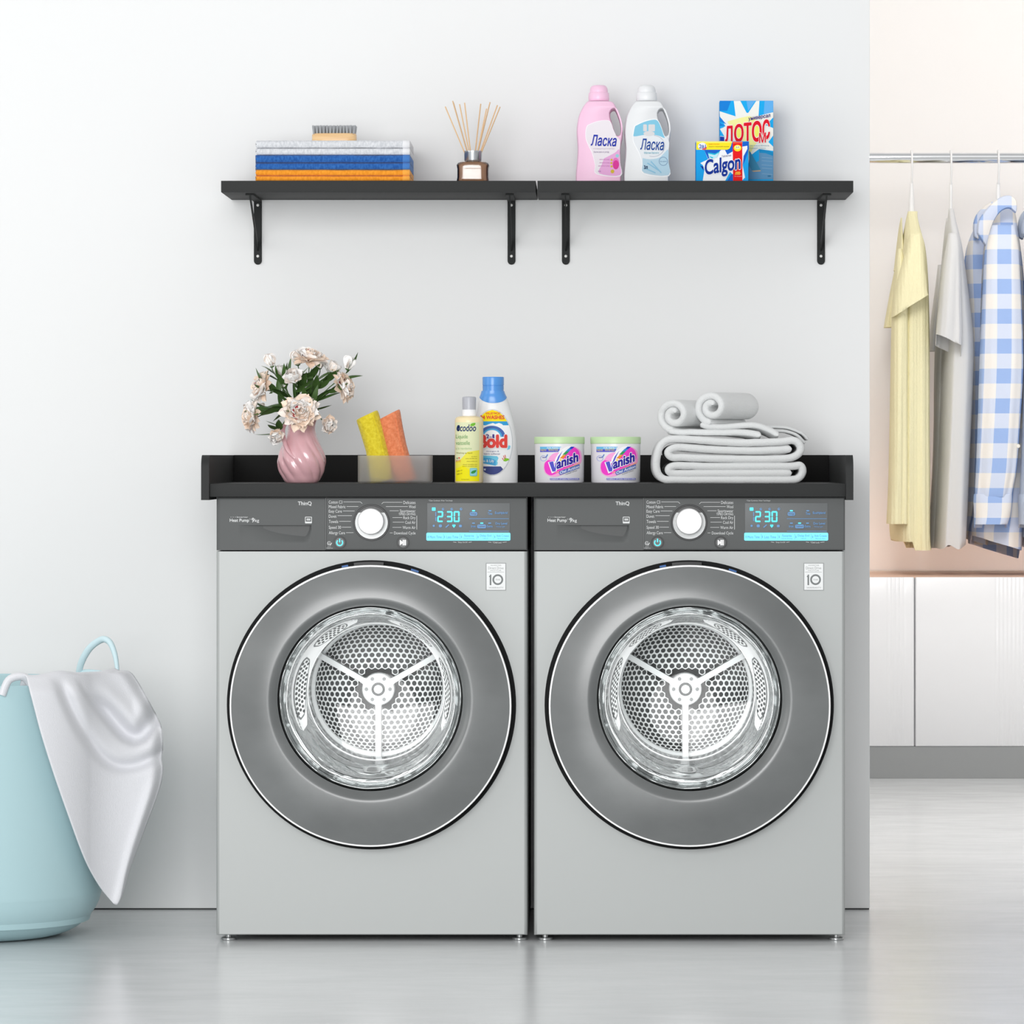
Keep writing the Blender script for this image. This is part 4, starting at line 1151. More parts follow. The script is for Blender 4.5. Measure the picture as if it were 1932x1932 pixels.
# ------------------------------------------------------------------ peonies
M_petals = [mat('petal_cream', (250, 240, 232), 0.7), mat('petal_blush', (250, 230, 212), 0.7), mat('petal_white', (252, 250, 248), 0.7)]
M_heart = mat('petal_heart', (246, 222, 204), 0.7); M_fleck = mat('crimson_fleck', (176, 50, 62), 0.6)
M_stem = mat('stem_green', (74, 104, 52), 0.5); M_leaf = mat('leaf_green', (60, 92, 42), 0.42, var=(60, (82, 112, 56)))
def petal_mesh(name, L, W, cup, curl, ruffle, m, seed):
    """petal grows along +z from the origin, its inside facing -y"""
    r_ = random.Random(seed); bm = bmesh.new(); nu, nv = 8, 8; g = []
    ph = r_.uniform(0, 6)
    for j in range(nv+1):
        v = 0.985*j/nv; row = []
        w = W*(0.34+0.66*min(1, v/0.55)**0.8)*sqrt(max(0.02, 1-(max(0, v-0.5)/0.5)**2.4))
        for i in range(nu+1):
            u = (i/nu-0.5)*2
            x = w*u*0.5; z = L*v*(1-0.05*u*u)
            y = -cup*(u*u)*w*0.30*(0.4+v) + curl*L*(v**2) + ruffle*W*0.07*sin(u*5+ph)*v**2
            if j >= nv-1: z += ruffle*L*0.035*sin(u*6+ph)
            row.append(bm.verts.new((x, y, z)))
        g.append(row)
    for a, b in zip(g[:-1], g[1:]):
        for i in range(nu): bm.faces.new((a[i], a[i+1], b[i+1], b[i]))
    me = bpy.data.meshes.new(name); bm.to_mesh(me); bm.free(); me.materials.append(m)
    for q_ in me.polygons: q_.use_smooth = True
    return me
PM = {}
def petal(kind, var):
    k = (kind, var)
    if k not in PM:
        if kind == 'outer': PM[k] = petal_mesh('petal', 1.0, 0.95, 0.9, -0.10, 0.9, M_petals[var % 3], var)
        elif kind == 'mid': PM[k] = petal_mesh('petal', 0.85, 0.7, 1.2, -0.28, 1.2, M_petals[(var+1) % 3], var+9)
        elif kind == 'cup': PM[k] = petal_mesh('petal', 1.15, 1.25, 1.1, -0.42, 0.5, M_petals[[2, 0, 2][var % 3]], var+20)
        elif kind == 'under': PM[k] = petal_mesh('petal', 1.1, 0.55, 0.7, -0.05, 0.6, M_petals[[1, 1, 0][var % 3]], var+30)
    return PM[k]
def heart_mesh(kind, seed):
    """the ruffled centre of a bloom, many tiny petals"""
    r_ = random.Random(seed); bm = bmesh.new()
    n = 70 if kind == 'open' else 22
    for i in range(n):
        t = i/n; tilt = radians(6+62*t) if kind == 'open' else radians(5+40*t); az = i*2.399
        L = (0.50+0.32*r_.random()) if kind == 'open' else 0.55
        w = 0.12+0.08*r_.random()
        R = Matrix.Rotation(az, 3, 'Z') @ Matrix.Rotation(tilt, 3, 'X')
        fleck = (i % 8 == 3) and kind == 'open'
        pts = [(-w*0.4, 0, 0), (w*0.4, 0, 0), (w, -0.06, L*0.75), (w*0.5, -0.14, L), (-w*0.5, -0.12, L*1.02), (-w, -0.06, L*0.72)]
        vv = [bm.verts.new(R @ Vector(q_)) for q_ in pts]
        for f in ((0, 1, 2, 5), (5, 2, 3, 4)):
            fc = bm.faces.new([vv[a] for a in f]); fc.smooth = True
            fc.material_index = 1 if fleck and f[0] == 5 else (2 if i % 3 == 0 else 0)
    me = bpy.data.meshes.new('heart'); bm.to_mesh(me); bm.free()
    for m_ in (M_petals[0], M_fleck, M_heart): me.materials.append(m_)
    return me
HM = {'open': heart_mesh('open', 3), 'cup': heart_mesh('cup', 5)}
def leaf_mesh(L, W, bend, seed):
    bm = bmesh.new(); n = 7; g = []
    for j in range(n+1):
        v = j/n; w = W*(sin(pi*v**0.8))**0.9*0.5+0.0002
        y = -bend*L*v*v
        g.append([bm.verts.new((-w, y-0.12*w, L*v)), bm.verts.new((0, y+0.12*w, L*v)), bm.verts.new((w, y-0.12*w, L*v))])
    for a, b in zip(g[:-1], g[1:]):
        for i in range(2): bm.faces.new((a[i], a[i+1], b[i+1], b[i]))
    me = bpy.data.meshes.new('leaf'); bm.to_mesh(me); bm.free(); me.materials.append(M_leaf)
    for q_ in me.polygons: q_.use_smooth = True
    return me
LM = [leaf_mesh(1.0, 0.36, 0.25, 0), leaf_mesh(1.0, 0.26, -0.15, 1), leaf_mesh(1.0, 0.30, 0.05, 2)]
def child(name, me, root, M):
    o = bpy.data.objects.new(name, me); sc.collection.objects.link(o); o.parent = root; o.matrix_local = M; return o
def basis(direction, roll=0.0):
    """matrix whose +z points along direction"""
    d_ = Vector(direction).normalized(); qn = d_.to_track_quat('Z', 'Y'); return qn.to_matrix().to_4x4() @ Matrix.Rotation(roll, 4, 'Z')
def peony(px, py, dy, R, kind, facing, label, seed, group='white and blush peonies in the jug', leaves=3):
    """bloom centre at pixel (px,py), depth JY+dy, radius R pixels; facing = bloom axis"""
    r_ = random.Random(seed); y = JY+dy
    c = Vector((X(px, y), y, Z(py, y))); base = Vector((X(569, JY)+rnd.uniform(-0.010, 0.010), JY+rnd.uniform(-0.008, 0.008), JTOP-0.045))
    root = empty('peony', base, label, 'flower', group)
    f = Vector(facing).normalized(); r = R*(1.0 if R > 25 else 1.15 if kind == 'open' else 1.25)/S(y); cl = c-base
    # stem: leaves the jug upwards and arrives along -facing
    neck = Vector((cl.x*0.10, cl.y*0.10, 0.052)); end = cl-f*r*0.45
    k1 = neck+(end-neck)*0.5; k1.z += 0.018*(1-abs(f.z))
    pre = end-f*0.012
    path = smooth_path([Vector((0, 0, 0)), neck, k1, pre, end], 5)
    st = tube('stem', path, 0.0011 if kind != 'bud' else 0.0009, M_stem, root, seg=6)
    Bm = Matrix.Translation(cl-f*r*0.45) @ basis(f, r_.uniform(0, 6)) @ Matrix.Scale(r, 4)
    bl = bpy.data.objects.new('bloom', HM['open' if kind == 'open' else 'cup']); sc.collection.objects.link(bl); bl.parent = root
    bl.matrix_local = Bm
    if kind == 'bud': bl.matrix_local = Bm @ Matrix.Scale(0.8, 4)
    rings_ = {'open': [('under', 11, 94, 1.15), ('outer', 10, 76, 1.15), ('outer', 8, 60, 0.95), ('mid', 9, 44, 0.95), ('mid', 7, 26, 0.8)],
              'globe': [('outer', 6, 64, 0.95), ('cup', 6, 44, 0.85), ('cup', 5, 26, 0.75), ('mid', 4, 10, 0.7)],
              'cup': [('cup', 5, 34, 0.95), ('cup', 5, 20, 0.95), ('mid', 4, 8, 0.9)],
              'bud': [('cup', 4, 18, 0.8), ('cup', 3, 8, 0.75)]}[kind]
    for kd, n, tilt, s_ in rings_:
        off = r_.uniform(0, 6)
        for i in range(n):
            az = off+2*pi*i/n+r_.uniform(-0.15, 0.15); tl = radians(tilt+r_.uniform(-8, 8)); ss = s_*r_.uniform(0.88, 1.1)
            M = Matrix.Rotation(az, 4, 'Z') @ Matrix.Translation((0, 0.05, 0)) @ Matrix.Rotation(-tl, 4, 'X') @ Matrix.Rotation(0, 4, 'Z') @ Matrix.Scale(ss, 4)
            child('petal', petal(kd, r_.randrange(3)), bl, M)
    # calyx
    cy = lathe('calyx', [(0.0, -0.12), (0.1, -0.1), (0.24, 0.0), (0.2, 0.08)], M_stem, bl, seg=10)
    # leaves along the stem
    for i in range(leaves):
        t = r_.uniform(0.28, 0.78); P0 = path[int(t*(len(path)-1))]
        dirn = Vector((cl.x*0.6+r_.uniform(-0.05, 0.05), r_.uniform(-0.06, 0.02), 0.05+r_.uniform(-0.05, 0.04)))
        if cl.z < 0.07: dirn.z = r_.uniform(-0.02, 0.05)
        Ls = r_.uniform(0.036, 0.056)
        child('leaf', LM[r_.randrange(3)], root, Matrix.Translation(P0) @ basis(dirn, r_.uniform(-0.8, 0.8)) @ Matrix.Scale(Ls, 4))
    return root
FL = [
 (566, 775, -0.075, 30, 'open', (0.05, -1, 0.25), 'large open peony facing forward at the front over the jug rim', 4),
 (585, 668, 0.0, 27, 'open', (0.1, -0.35, 1), 'topmost open peony of the bouquet', 3),
 (511, 683, 0.0, 16, 'cup', (-0.25, -0.25, 1), 'half-closed cup peony at the upper left of the bouquet', 3),
 (561, 679, 0.03, 17, 'cup', (-0.1, -0.3, 1), 'half-hidden cup peony just left of and below the topmost one', 3),
 (528, 703, 0.02, 15, 'cup', (-0.4, -0.4, 0.9), 'closed cup peony tucked behind the round blush one', 3),
 (552, 711, -0.045, 20, 'globe', (-0.1, -0.8, 0.7), 'round blush peony facing forward above the centre of the bouquet', 4),
 (604, 688, 0.03, 13, 'cup', (0.1, -0.1, 1), 'small blush peony half hidden right of centre below the topmost one', 4),
 (627, 697, 0.03, 19, 'globe', (0.55, -0.2, 0.8), 'full round peony at the upper right behind the tall leaves', 4),
 (658, 688, 0.0, 16, 'cup', (0.35, -0.2, 0.9), 'cup peony at the far upper right of the bouquet', 2),
 (655, 727, -0.01, 23, 'open', (0.9, -0.3, 0.35), 'open peony turned right on the right edge of the bouquet', 4),
 (487, 729, -0.01, 22, 'open', (-0.9, -0.5, 0.35), 'open peony turned left on the upper left edge of the bouquet', 4),
 (468, 785, -0.01, 22, 'open', (-1, -0.4, 0.0), 'open peony turned left, lowest on the left edge', 4),
 (495, 765, 0.02, 10, 'bud', (-0.5, -0.2, 0.9), 'small white bud between the two left-facing peonies', 3),
 (521, 823, -0.05, 16, 'globe', (-0.15, -0.9, -0.35), 'small drooping round peony left of the jug handle', 2),
 (621, 802, -0.04, 18, 'globe', (0.45, -0.85, -0.1), 'drooping round peony right of the jug neck', 3),
 (535, 727, 0.0, 9, 'bud', (0.1, -0.4, 0.9), 'small blush bud below the round blush peony', 3),
]
for i, (px, py, dy, R, k, f, lab, lv) in enumerate(FL): peony(px, py, dy, R, k, f, lab, 40+i, leaves=lv+3)

# ------------------------------------------------------------------ frosted bin with two rolled cloths
p = Place(744, 0.17, CZ)
def frosted():
    m = bpy.data.materials.new('frosted_plastic'); m.use_nodes = True
    nt = m.node_tree; N = nt.nodes; L = nt.links; N.remove(N['Principled BSDF'])
    r = N.new('ShaderNodeBsdfRefraction'); r.inputs['Color'].default_value = (0.95, 0.95, 0.95, 1); r.inputs['Roughness'].default_value = 0.6; r.inputs['IOR'].default_value = 1.12
    t = N.new('ShaderNodeBsdfTransparent'); t.inputs[0].default_value = (0.97, 0.97, 0.97, 1)
    d_ = N.new('ShaderNodeBsdfTranslucent'); d_.inputs[0].default_value = (0.86, 0.85, 0.84, 1)
    e = N.new('ShaderNodeBsdfDiffuse'); e.inputs[0].default_value = (0.80, 0.79, 0.78, 1)
    m1 = N.new('ShaderNodeMixShader'); m1.inputs[0].default_value = 0.35; L.new(r.outputs[0], m1.inputs[1]); L.new(t.outputs[0], m1.inputs[2])
    m2 = N.new('ShaderNodeMixShader'); m2.inputs[0].default_value = 0.5; L.new(d_.outputs[0], m2.inputs[1]); L.new(e.outputs[0], m2.inputs[2])
    m3 = N.new('ShaderNodeMixShader'); m3.inputs[0].default_value = 0.22; L.new(m1.outputs[0], m3.inputs[1]); L.new(m2.outputs[0], m3.inputs[2])
    L.new(m3.outputs[0], N['Material Output'].inputs[0]); return m
M_frost = frosted()
bn = empty('frosted_bin', p.loc, 'low frosted clear plastic bin holding the yellow and orange cloths', 'bin')
bx0, bx1, bt_, bd = p.x(674.5), p.x(813.5), p.h(859.5), 0.10
bm = bmesh.new()
def rr_loop(x0, x1, y0, y1, r, z, n=6):
    out = []
    for cx, cy, a in ((x1-r, y1-r, 0), (x0+r, y1-r, pi/2), (x0+r, y0+r, pi), (x1-r, y0+r, 3*pi/2)):
        for k in range(n+1): out.append(bm.verts.new((cx+r*cos(a+k*pi/2/n), cy+r*sin(a+k*pi/2/n), z)))
    return out
th = 0.002
Ls_ = [rr_loop(bx0+.002, bx1-.002, 0.002, bd-.002, 0.010, 0.0005), rr_loop(bx0, bx1, 0, bd, 0.012, 0.003), rr_loop(bx0, bx1, 0, bd, 0.012, bt_), rr_loop(bx0+th, bx1-th, th, bd-th, 0.010, bt_), rr_loop(bx0+th, bx1-th, th, bd-th, 0.010, 0.004)]
for a, b in zip(Ls_[:-1], Ls_[1:]):
    for k in range(len(a)): bm.faces.new((a[k], a[(k+1) % len(a)], b[(k+1) % len(a)], b[k]))
bm.faces.new(Ls_[0]); bm.faces.new(Ls_[-1])
from_bm('bin_wall', bm, M_frost, bn)
def rolled_cloth(pt, pb, w, m, label, seed, y):
    """leaning roll, pt top centre px, pb bottom centre px, w half width px"""
    q0 = Vector((X(pb[0], y), y, Z(pb[1], y))); q1 = Vector((X(pt[0], y), y, Z(pt[1], y)))
    root = empty('rolled_cloth', q0, label, 'cloth', 'rolled cloths leaning in the frosted bin')
    ax = (q1-q0); L = ax.length; ax.normalize(); r = w/S(y)
    side = Vector((0, 1, 0)); u = (Vector((1, 0, 0))-ax*ax.x).normalized(); v = ax.cross(u)
    bm = bmesh.new(); rings = []
    sl = radians(20)
    def pos(rad, a, t, extra=0):
        h = L*t+extra
        lean = 1+0.05*sin(t*3+seed)
        x_, y_ = rad*lean*cos(a), rad*0.92*sin(a)
        n_ = 0.0012*mnoise.noise(Vector((cos(a)*2+seed, sin(a)*2, t*3)))
        bulge = 0.004*sin(pi*t)*(1 if seed % 2 else -1)
        return u*(x_+n_+bulge)+v*(y_+n_)+ax*(h+x_*0.22*t)
    n = 40
    for t, k in ((0, 0.9), (0.01, 1.0), (0.25, 1), (0.5, 1), (0.75, 1), (0.96, 1.0), (0.99, 0.97), (1.0, 0.9)):
        rings.append([bm.verts.new(pos(r*k, 2*pi*i/n, t)) for i in range(n)])
    # spiral-ish inner steps on the top face
    for k, e in ((0.66, 0.0), (0.60, -0.004), (0.35, -0.003), (0.3, -0.006), (0.05, -0.004)):
        rings.append([bm.verts.new(pos(r*k, 2*pi*i/n, 1.0, e)) for i in range(n)])
    for a, b in zip(rings[:-1], rings[1:]):
        for i in range(n): bm.faces.new((a[i], a[(i+1) % n], b[(i+1) % n], b[i]))
    bm.faces.new(rings[0]); bm.faces.new(rings[-1])
    from_bm('cloth_roll', bm, m, root, sharp=70)
    bm = bmesh.new()
    # loose edge flap running down the roll
    add_tube(bm, [pos(r*1.0, radians(-55), t) for t in (0.02, 0.3, 0.6, 0.95)], 0.0016, 6)
    from_bm('loose_edge', bm, m, root)
    return root
rolled_cloth((692, 783), (721, 908), 22.5, fabric('yellow_terry', (232, 214, 62), (214, 192, 40), 300, 0.9, 0.002), 'yellow rolled microfibre cloth leaning left in the frosted bin', 3, 0.215)
rolled_cloth((734, 782), (767, 908), 22.0, fabric('orange_terry', (238, 146, 104), (220, 124, 82), 300, 0.9, 0.002), 'orange rolled microfibre cloth in the bin, right of the yellow one', 4, 0.222)

# ------------------------------------------------------------------ two bottles on the countertop
def side_interp(rows):
    """rows (z, cx, hw, hd): front surface y at (x,z)"""
    rr = sorted(rows, key=lambda r: r[0])
    def fy(x, z, ex=2.0):
        cx, hw, hd = interp([(r[0], r[1], r[2], r[3]) for r in rr], z)
        u = min(abs((x-cx)/hw), 0.9999)
        return -hd*(1-u**ex)**(1/ex)
    return fy
# white bottle with blue cap (behind)
p = Place(937, 0.285, CZ)
t = empty('detergent_bottle', p.loc, 'white curved laundry liquid bottle with tall blue cap on the countertop', 'bottle')
q = lambda X_, Y_: (845+X_/8.78, 700+Y_/8.78)
rw = [(1850, 440, 1150), (1845, 432, 1156), (1700, 425, 1158), (1500, 422, 1160), (1300, 425, 1155), (1100, 432, 1138), (900, 445, 1105), (750, 465, 1072), (600, 492, 1030), (500, 512, 1000), (430, 530, 970), (380, 550, 945), (330, 563, 928)]
def brow(Y_, a, b, dk=0.62):
    xa, xb = p.x(q(a, 0)[0]), p.x(q(b, 0)[0]); z = max(p.h(q(0, Y_)[1]), 0.0006)
    return (z, (xa+xb)/2, (xb-xa)/2, (xb-xa)/2*dk)
rows = smooth_rows([brow(Y_, a, b, 0.62 if Y_ > 700 else 0.62+0.36*(700-Y_)/370) for Y_, a, b in rw], 4)
rows[0] = (0.0006,)+tuple(v*0.985 if i else v for i, v in enumerate(rows[0][1:], 0))[0:3] if False else rows[0]
M_wb = mat('bottle_white_gloss', (236, 237, 238), 0.3, spec=0.5)
loft('body', rows, M_wb, t, seg=64, ex=2.2)
fyb = side_interp(rows)
M_bc = mat('cap_blue', (84, 150, 222), 0.25, spec=0.5)
cap_rows = [(z, cx, hw*1.025+0.0004, hd*1.025+0.0004) for z, cx, hw, hd in rows if z > p.h(q(0, 560)[1])]
# cap skirt dips in a curve at the front: a lofted collar whose lower edge follows the dip
bm = bmesh.new(); seg = 64; cr = []
zt0 = p.h(q(0, 330)[1])
for j in range(13):
    v = j/12; ring = []
    for k in range(seg):
        a = 2*pi*k/seg; f = max(0.0, -sin(a))  # front
        zlow = p.h(q(0, 430-0)[1])-(p.h(q(0, 430)[1])-p.h(q(0, 533)[1]))*(abs(sin(a))**1.6)
        z = zlow+(zt0-zlow)*v
        cx, hw_, hd_ = interp([(r[0], r[1], r[2], r[3]) for r in rows], z)
        e = 2/2.2
        ring.append(bm.verts.new((cx+(hw_*1.02+0.0003)*sgnpow(cos(a), e), (hd_*1.02+0.0003)*sgnpow(sin(a), e), z)))
    cr.append(ring)
for a, b in zip(cr[:-1], cr[1:]):
    for k in range(seg): bm.faces.new((a[k], a[(k+1) % seg], b[(k+1) % seg], b[k]))
from_bm('cap_collar', bm, M_bc, t)
ccx = (p.x(q(572, 0)[0])+p.x(q(930, 0)[0]))/2; chw = (p.x(q(930, 0)[0])-p.x(q(572, 0)[0]))/2
z1 = p.h(q(0, 335)[1]); z2 = p.h(q(0, 243)[1]); z3 = p.h(q(0, 98)[1])
lathe('cap', [(chw*0.975, z1-0.002), (chw*0.985, z2-0.0008), (chw*0.955, z2-0.0004), (chw*0.955, z2+0.0004), (chw*0.99, z2+0.0008), (chw, z3-0.002), (chw*0.97, z3), (0, z3)], M_bc, t, seg=56, c=(ccx, 0, 0))
d = Decal(); A = lambda pts: [q(*v) for v in pts]
NVY = pcol((70, 80, 140)); SKY = pcol((80, 170, 222)); TQ = pcol((120, 206, 236)); RDb = pcol((226, 76, 70)); ORb = pcol((246, 150, 60)); YLb = pcol((250, 228, 30)); WHb = pcol((244, 246, 248))
elc = q(740, 1185); d.poly(circ(elc[0], elc[1], 38.5, 64, 62.5), pcol((206, 210, 214))); d.poly(circ(elc[0], elc[1], 37, 64, 61), WHb)
def clip_el(pts, rx=36.6, ry=60.6):
    out = []
    for x, y in pts:
        dx, dy = (x-elc[0])/rx, (y-elc[1])/ry; r_ = math.hypot(dx, dy)
        if r_ > 1: dx, dy = dx/r_, dy/r_
        out.append((elc[0]+dx*rx, elc[1]+dy*ry))
    return out
def arcband(y0, y1, m):      # whole slice of the ellipse between two heights
    pts = []
    for i in range(21):
        yy = y0+(y1-y0)*i/20; u = (yy-elc[1])/60.6; pts.append((elc[0]+36.6*sqrt(max(0, 1-u*u)), yy))
    pts += [(2*elc[0]-x, y) for x, y in reversed(pts)]; d.poly(pts, m)
arcband(q(0, 645)[1], q(0, 840)[1], YLb)
arcband(q(0, 835)[1], q(0, 900)[1], pcol((60, 160, 216)))
d.poly(A([(500, 960), (560, 890), (620, 905), (690, 880), (750, 862), (790, 880), (850, 862), (900, 880), (930, 920), (960, 905), (1000, 930), (1020, 1000), (500, 1000)]), WHb)
d.ring(q(735, 0)[0], q(0, 1100)[1], 18, 25.5, pcol((76, 110, 180)), a0=pi*1.02, a1=pi*1.98, k=0.86); d.ring(q(735, 0)[0], q(0, 1100)[1], 16, 19.5, SKY, a0=pi*1.02, a1=pi*1.98, k=0.86)
d.poly(clip_el(A([(440, 1380), (600, 1400), (820, 1410), (850, 1450), (820, 1560), (430, 1580)])), TQ); d.poly(clip_el(A([(430, 1450), (700, 1440), (800, 1480), (800, 1570), (430, 1580)])), SKY)
arcband(q(0, 1580)[1], elc[1]+60.4, NVY)
d.poly(clip_el(A([(820, 1500), (860, 1400), (920, 1380), (1060, 1400), (1060, 1500), (980, 1590), (930, 1650), (890, 1590), (860, 1560)])), WHb)
d.poly(A([(920, 1490), (950, 1440), (1010, 1450), (1020, 1475), (960, 1500)]), pcol((140, 206, 60)))
for a, b in (((905, 1440), (925, 1475)), ((925, 1400), (945, 1460)), ((950, 1390), (962, 1440))): d.line([q(*a), q(*b)], 1.4, pcol((220, 90, 60)))
d.poly(clip_el(A([(1000, 1525), (965, 1590), (985, 1580), (1010, 1540)])), NVY); d.poly(clip_el(A([(1010, 1230), (985, 1310), (1030, 1290), (1040, 1240)])), TQ)
a, b = q(628, 682), q(870, 722); d.text('VALUE PACK!', a[0], a[1], b[0], b[1], RDb, bold=0.02)
a, b = q(540, 735), q(940, 800); d.text('24 WASHES', a[0], a[1], b[0], b[1], RDb, bold=0.03)
a, b = q(632, 1048), q(690, 1118); d.text('2', a[0], a[1], b[0], b[1], pcol((74, 60, 140)), bold=0.03); a, b = q(697, 1078), q(735, 1118); d.text('in', a[0], a[1], b[0], b[1], pcol((74, 60, 140))); a, b = q(742, 1048), q(775, 1118); d.text('1', a[0], a[1], b[0], b[1], pcol((74, 60, 140)), bold=0.03)
a, b = q(505, 1050), q(990, 1280); d.text('Bold', a[0], a[1], b[0], b[1], RDb, bold=0.055, halo=WHb, halo_w=0.03)
a, b = q(640, 1318), q(850, 1345); d.text('detergent &', a[0], a[1], b[0], b[1], NVY); a, b = q(600, 1358), q(872, 1384); d.text('fabric softener', a[0], a[1], b[0], b[1], NVY)
a, b = q(500, 1465), q(770, 1525); d.text('Lotus & Lily', a[0], a[1], b[0], b[1], WHb)
a, b = q(600, 1615), q(632, 1645); d.rect(a[0], a[1], b[0], b[1], pcol((210, 216, 232)))
d.build('label', lambda px, py, w: (p.x(px), fyb(p.x(px), p.h(py), 2.2)*(1.004)-w-0.0004, p.h(py)), t, step=3.0, bisect=6.0, off=0.00005)

# yellow-cream dish soap bottle in front
p = Place(885, 0.20, CZ)
t = empty('dish_soap_bottle', p.loc, 'cream cylindrical dish soap bottle with yellow label and clear grey pump cap', 'bottle')
r_ = p.x(912)-p.x(858.3); r_ = r_/2
zc = lambda Y_: p.h(700+Y_/8.78)
M_cream = mat('bottle_cream', (244, 226, 180), 0.35)
cyl = [(0.0005, r_*0.96), (0.003, r_), (zc(830), r_), (zc(790), r_*0.97), (zc(765), r_*0.88), (zc(752), r_*0.72), (zc(745), r_*0.5)]
lathe('body', [(0, 0.0005)]+[(b, a) for a, b in cyl], M_cream, t, seg=56)
lathe('cap_base', [(0.0128, zc(748)), (0.0139, zc(744)), (0.0139, zc(645)), (0.0135, zc(640)), (0.0, zc(640))], mat('cap_base_white', (242, 243, 244), 0.35), t, seg=40, c=(p.x(885.2)-0, 0, 0))
M_pcap = mat('cloudy_cap', (198, 200, 208), 0.35)
M_pcap.node_tree.nodes['Principled BSDF'].inputs['Transmission Weight'].default_value = 0.25
lathe('pump_cap', [(0.0133, zc(642)), (0.0135, zc(450)), (0.0128, zc(432)), (0.0115, zc(426)), (0.0, zc(424))], M_pcap, t, seg=40, c=(p.x(885.2), 0, 0))
d = Decal(); q = lambda X_, Y_: (845+X_/8.78, 700+Y_/8.78); A = lambda pts: [q(*v) for v in pts]
d.rect(*q(130, 850), *q(525, 1825), pcol((226, 230, 190)))
d.poly(A([(130, 1500), (200, 1480), (330, 1340), (525, 1310), (525, 1825), (130, 1825)]), pcol((240, 232, 80))); d.poly(A([(130, 1620), (260, 1560), (420, 1680), (525, 1640), (525, 1825), (130, 1825)]), pcol((246, 236, 30)))
a, b = q(148, 895), q(205, 1000); d.text('e', a[0], a[1], b[0], b[1], pcol((20, 40, 90)), bold=0.06, shear=0.2); a, b = q(205, 885), q(472, 1000); d.text('codoo', a[0], a[1], b[0], b[1], pcol((34, 54, 110)), bold=0.015, shear=0.2)
d.poly(A(smooth_path_nd([(372, 905), (400, 870), (460, 862), (450, 900), (410, 915), (372, 905)], 3)), pcol((120, 190, 60)))
GRN = pcol((120, 170, 110)); OLV = pcol((140, 130, 50))
a, b = q(135, 1050), q(335, 1140); d.text('Liquide', a[0], a[1], b[0], b[1], GRN, bold=0.01); a, b = q(135, 1155), q(370, 1225); d.text('vaisselle', a[0], a[1], b[0], b[1], GRN, bold=0.01)
a, b = q(135, 1262), q(400, 1300); d.text('à la mandarine', a[0], a[1], b[0], b[1], pcol((180, 206, 160))); a, b = q(140, 1345), q(410, 1375); d.text('Washing up liquid', a[0], a[1], b[0], b[1], OLV)
for Y_, x0 in ((1408, 395), (1440, 300), (1485, 320), (1538, 255), (1568, 250)): a, b = q(x0, Y_), q(490, Y_+20); d.text('peaux sensibles bio', a[0], a[1], b[0], b[1], OLV)
d.disc(*q(190, 1440), 1.4, pcol((220, 60, 50)), 10); d.disc(*q(158, 1445), 1.1, pcol((60, 120, 60)), 10); a, b = q(135, 1470), q(215, 1505); d.text('ECO', a[0], a[1], b[0], b[1], pcol((226, 110, 70)))
for Y_ in (1640, 1690): a, b = q(150, Y_), q(240, Y_+22); d.text('500 ml', a[0], a[1], b[0], b[1], OLV, rot=14)
a, b = q(370, 1605), q(490, 1740); d.rect(a[0], a[1], b[0], b[1], pcol((120, 196, 200)), r=2.2); d.rect(a[0]+1, a[1]+1, b[0]-1, b[1]-1.4, pcol((150, 214, 222)), r=1.6)
d.poly(A(smooth_path_nd([(385, 1690), (410, 1655), (475, 1640), (460, 1680), (420, 1700), (385, 1690)], 3)), pcol((60, 150, 70)))
a, b = q(230, 1785), q(360, 1802); d.text('biodegradable', a[0], a[1], b[0], b[1], OLV)
d.build('label', lambda px, py, w: (p.x(px), -sqrt(max((r_+0.0003+w)**2-min(abs(p.x(px)), r_*0.995)**2, 0)), p.h(py)), t, step=2.0, off=0.00005)

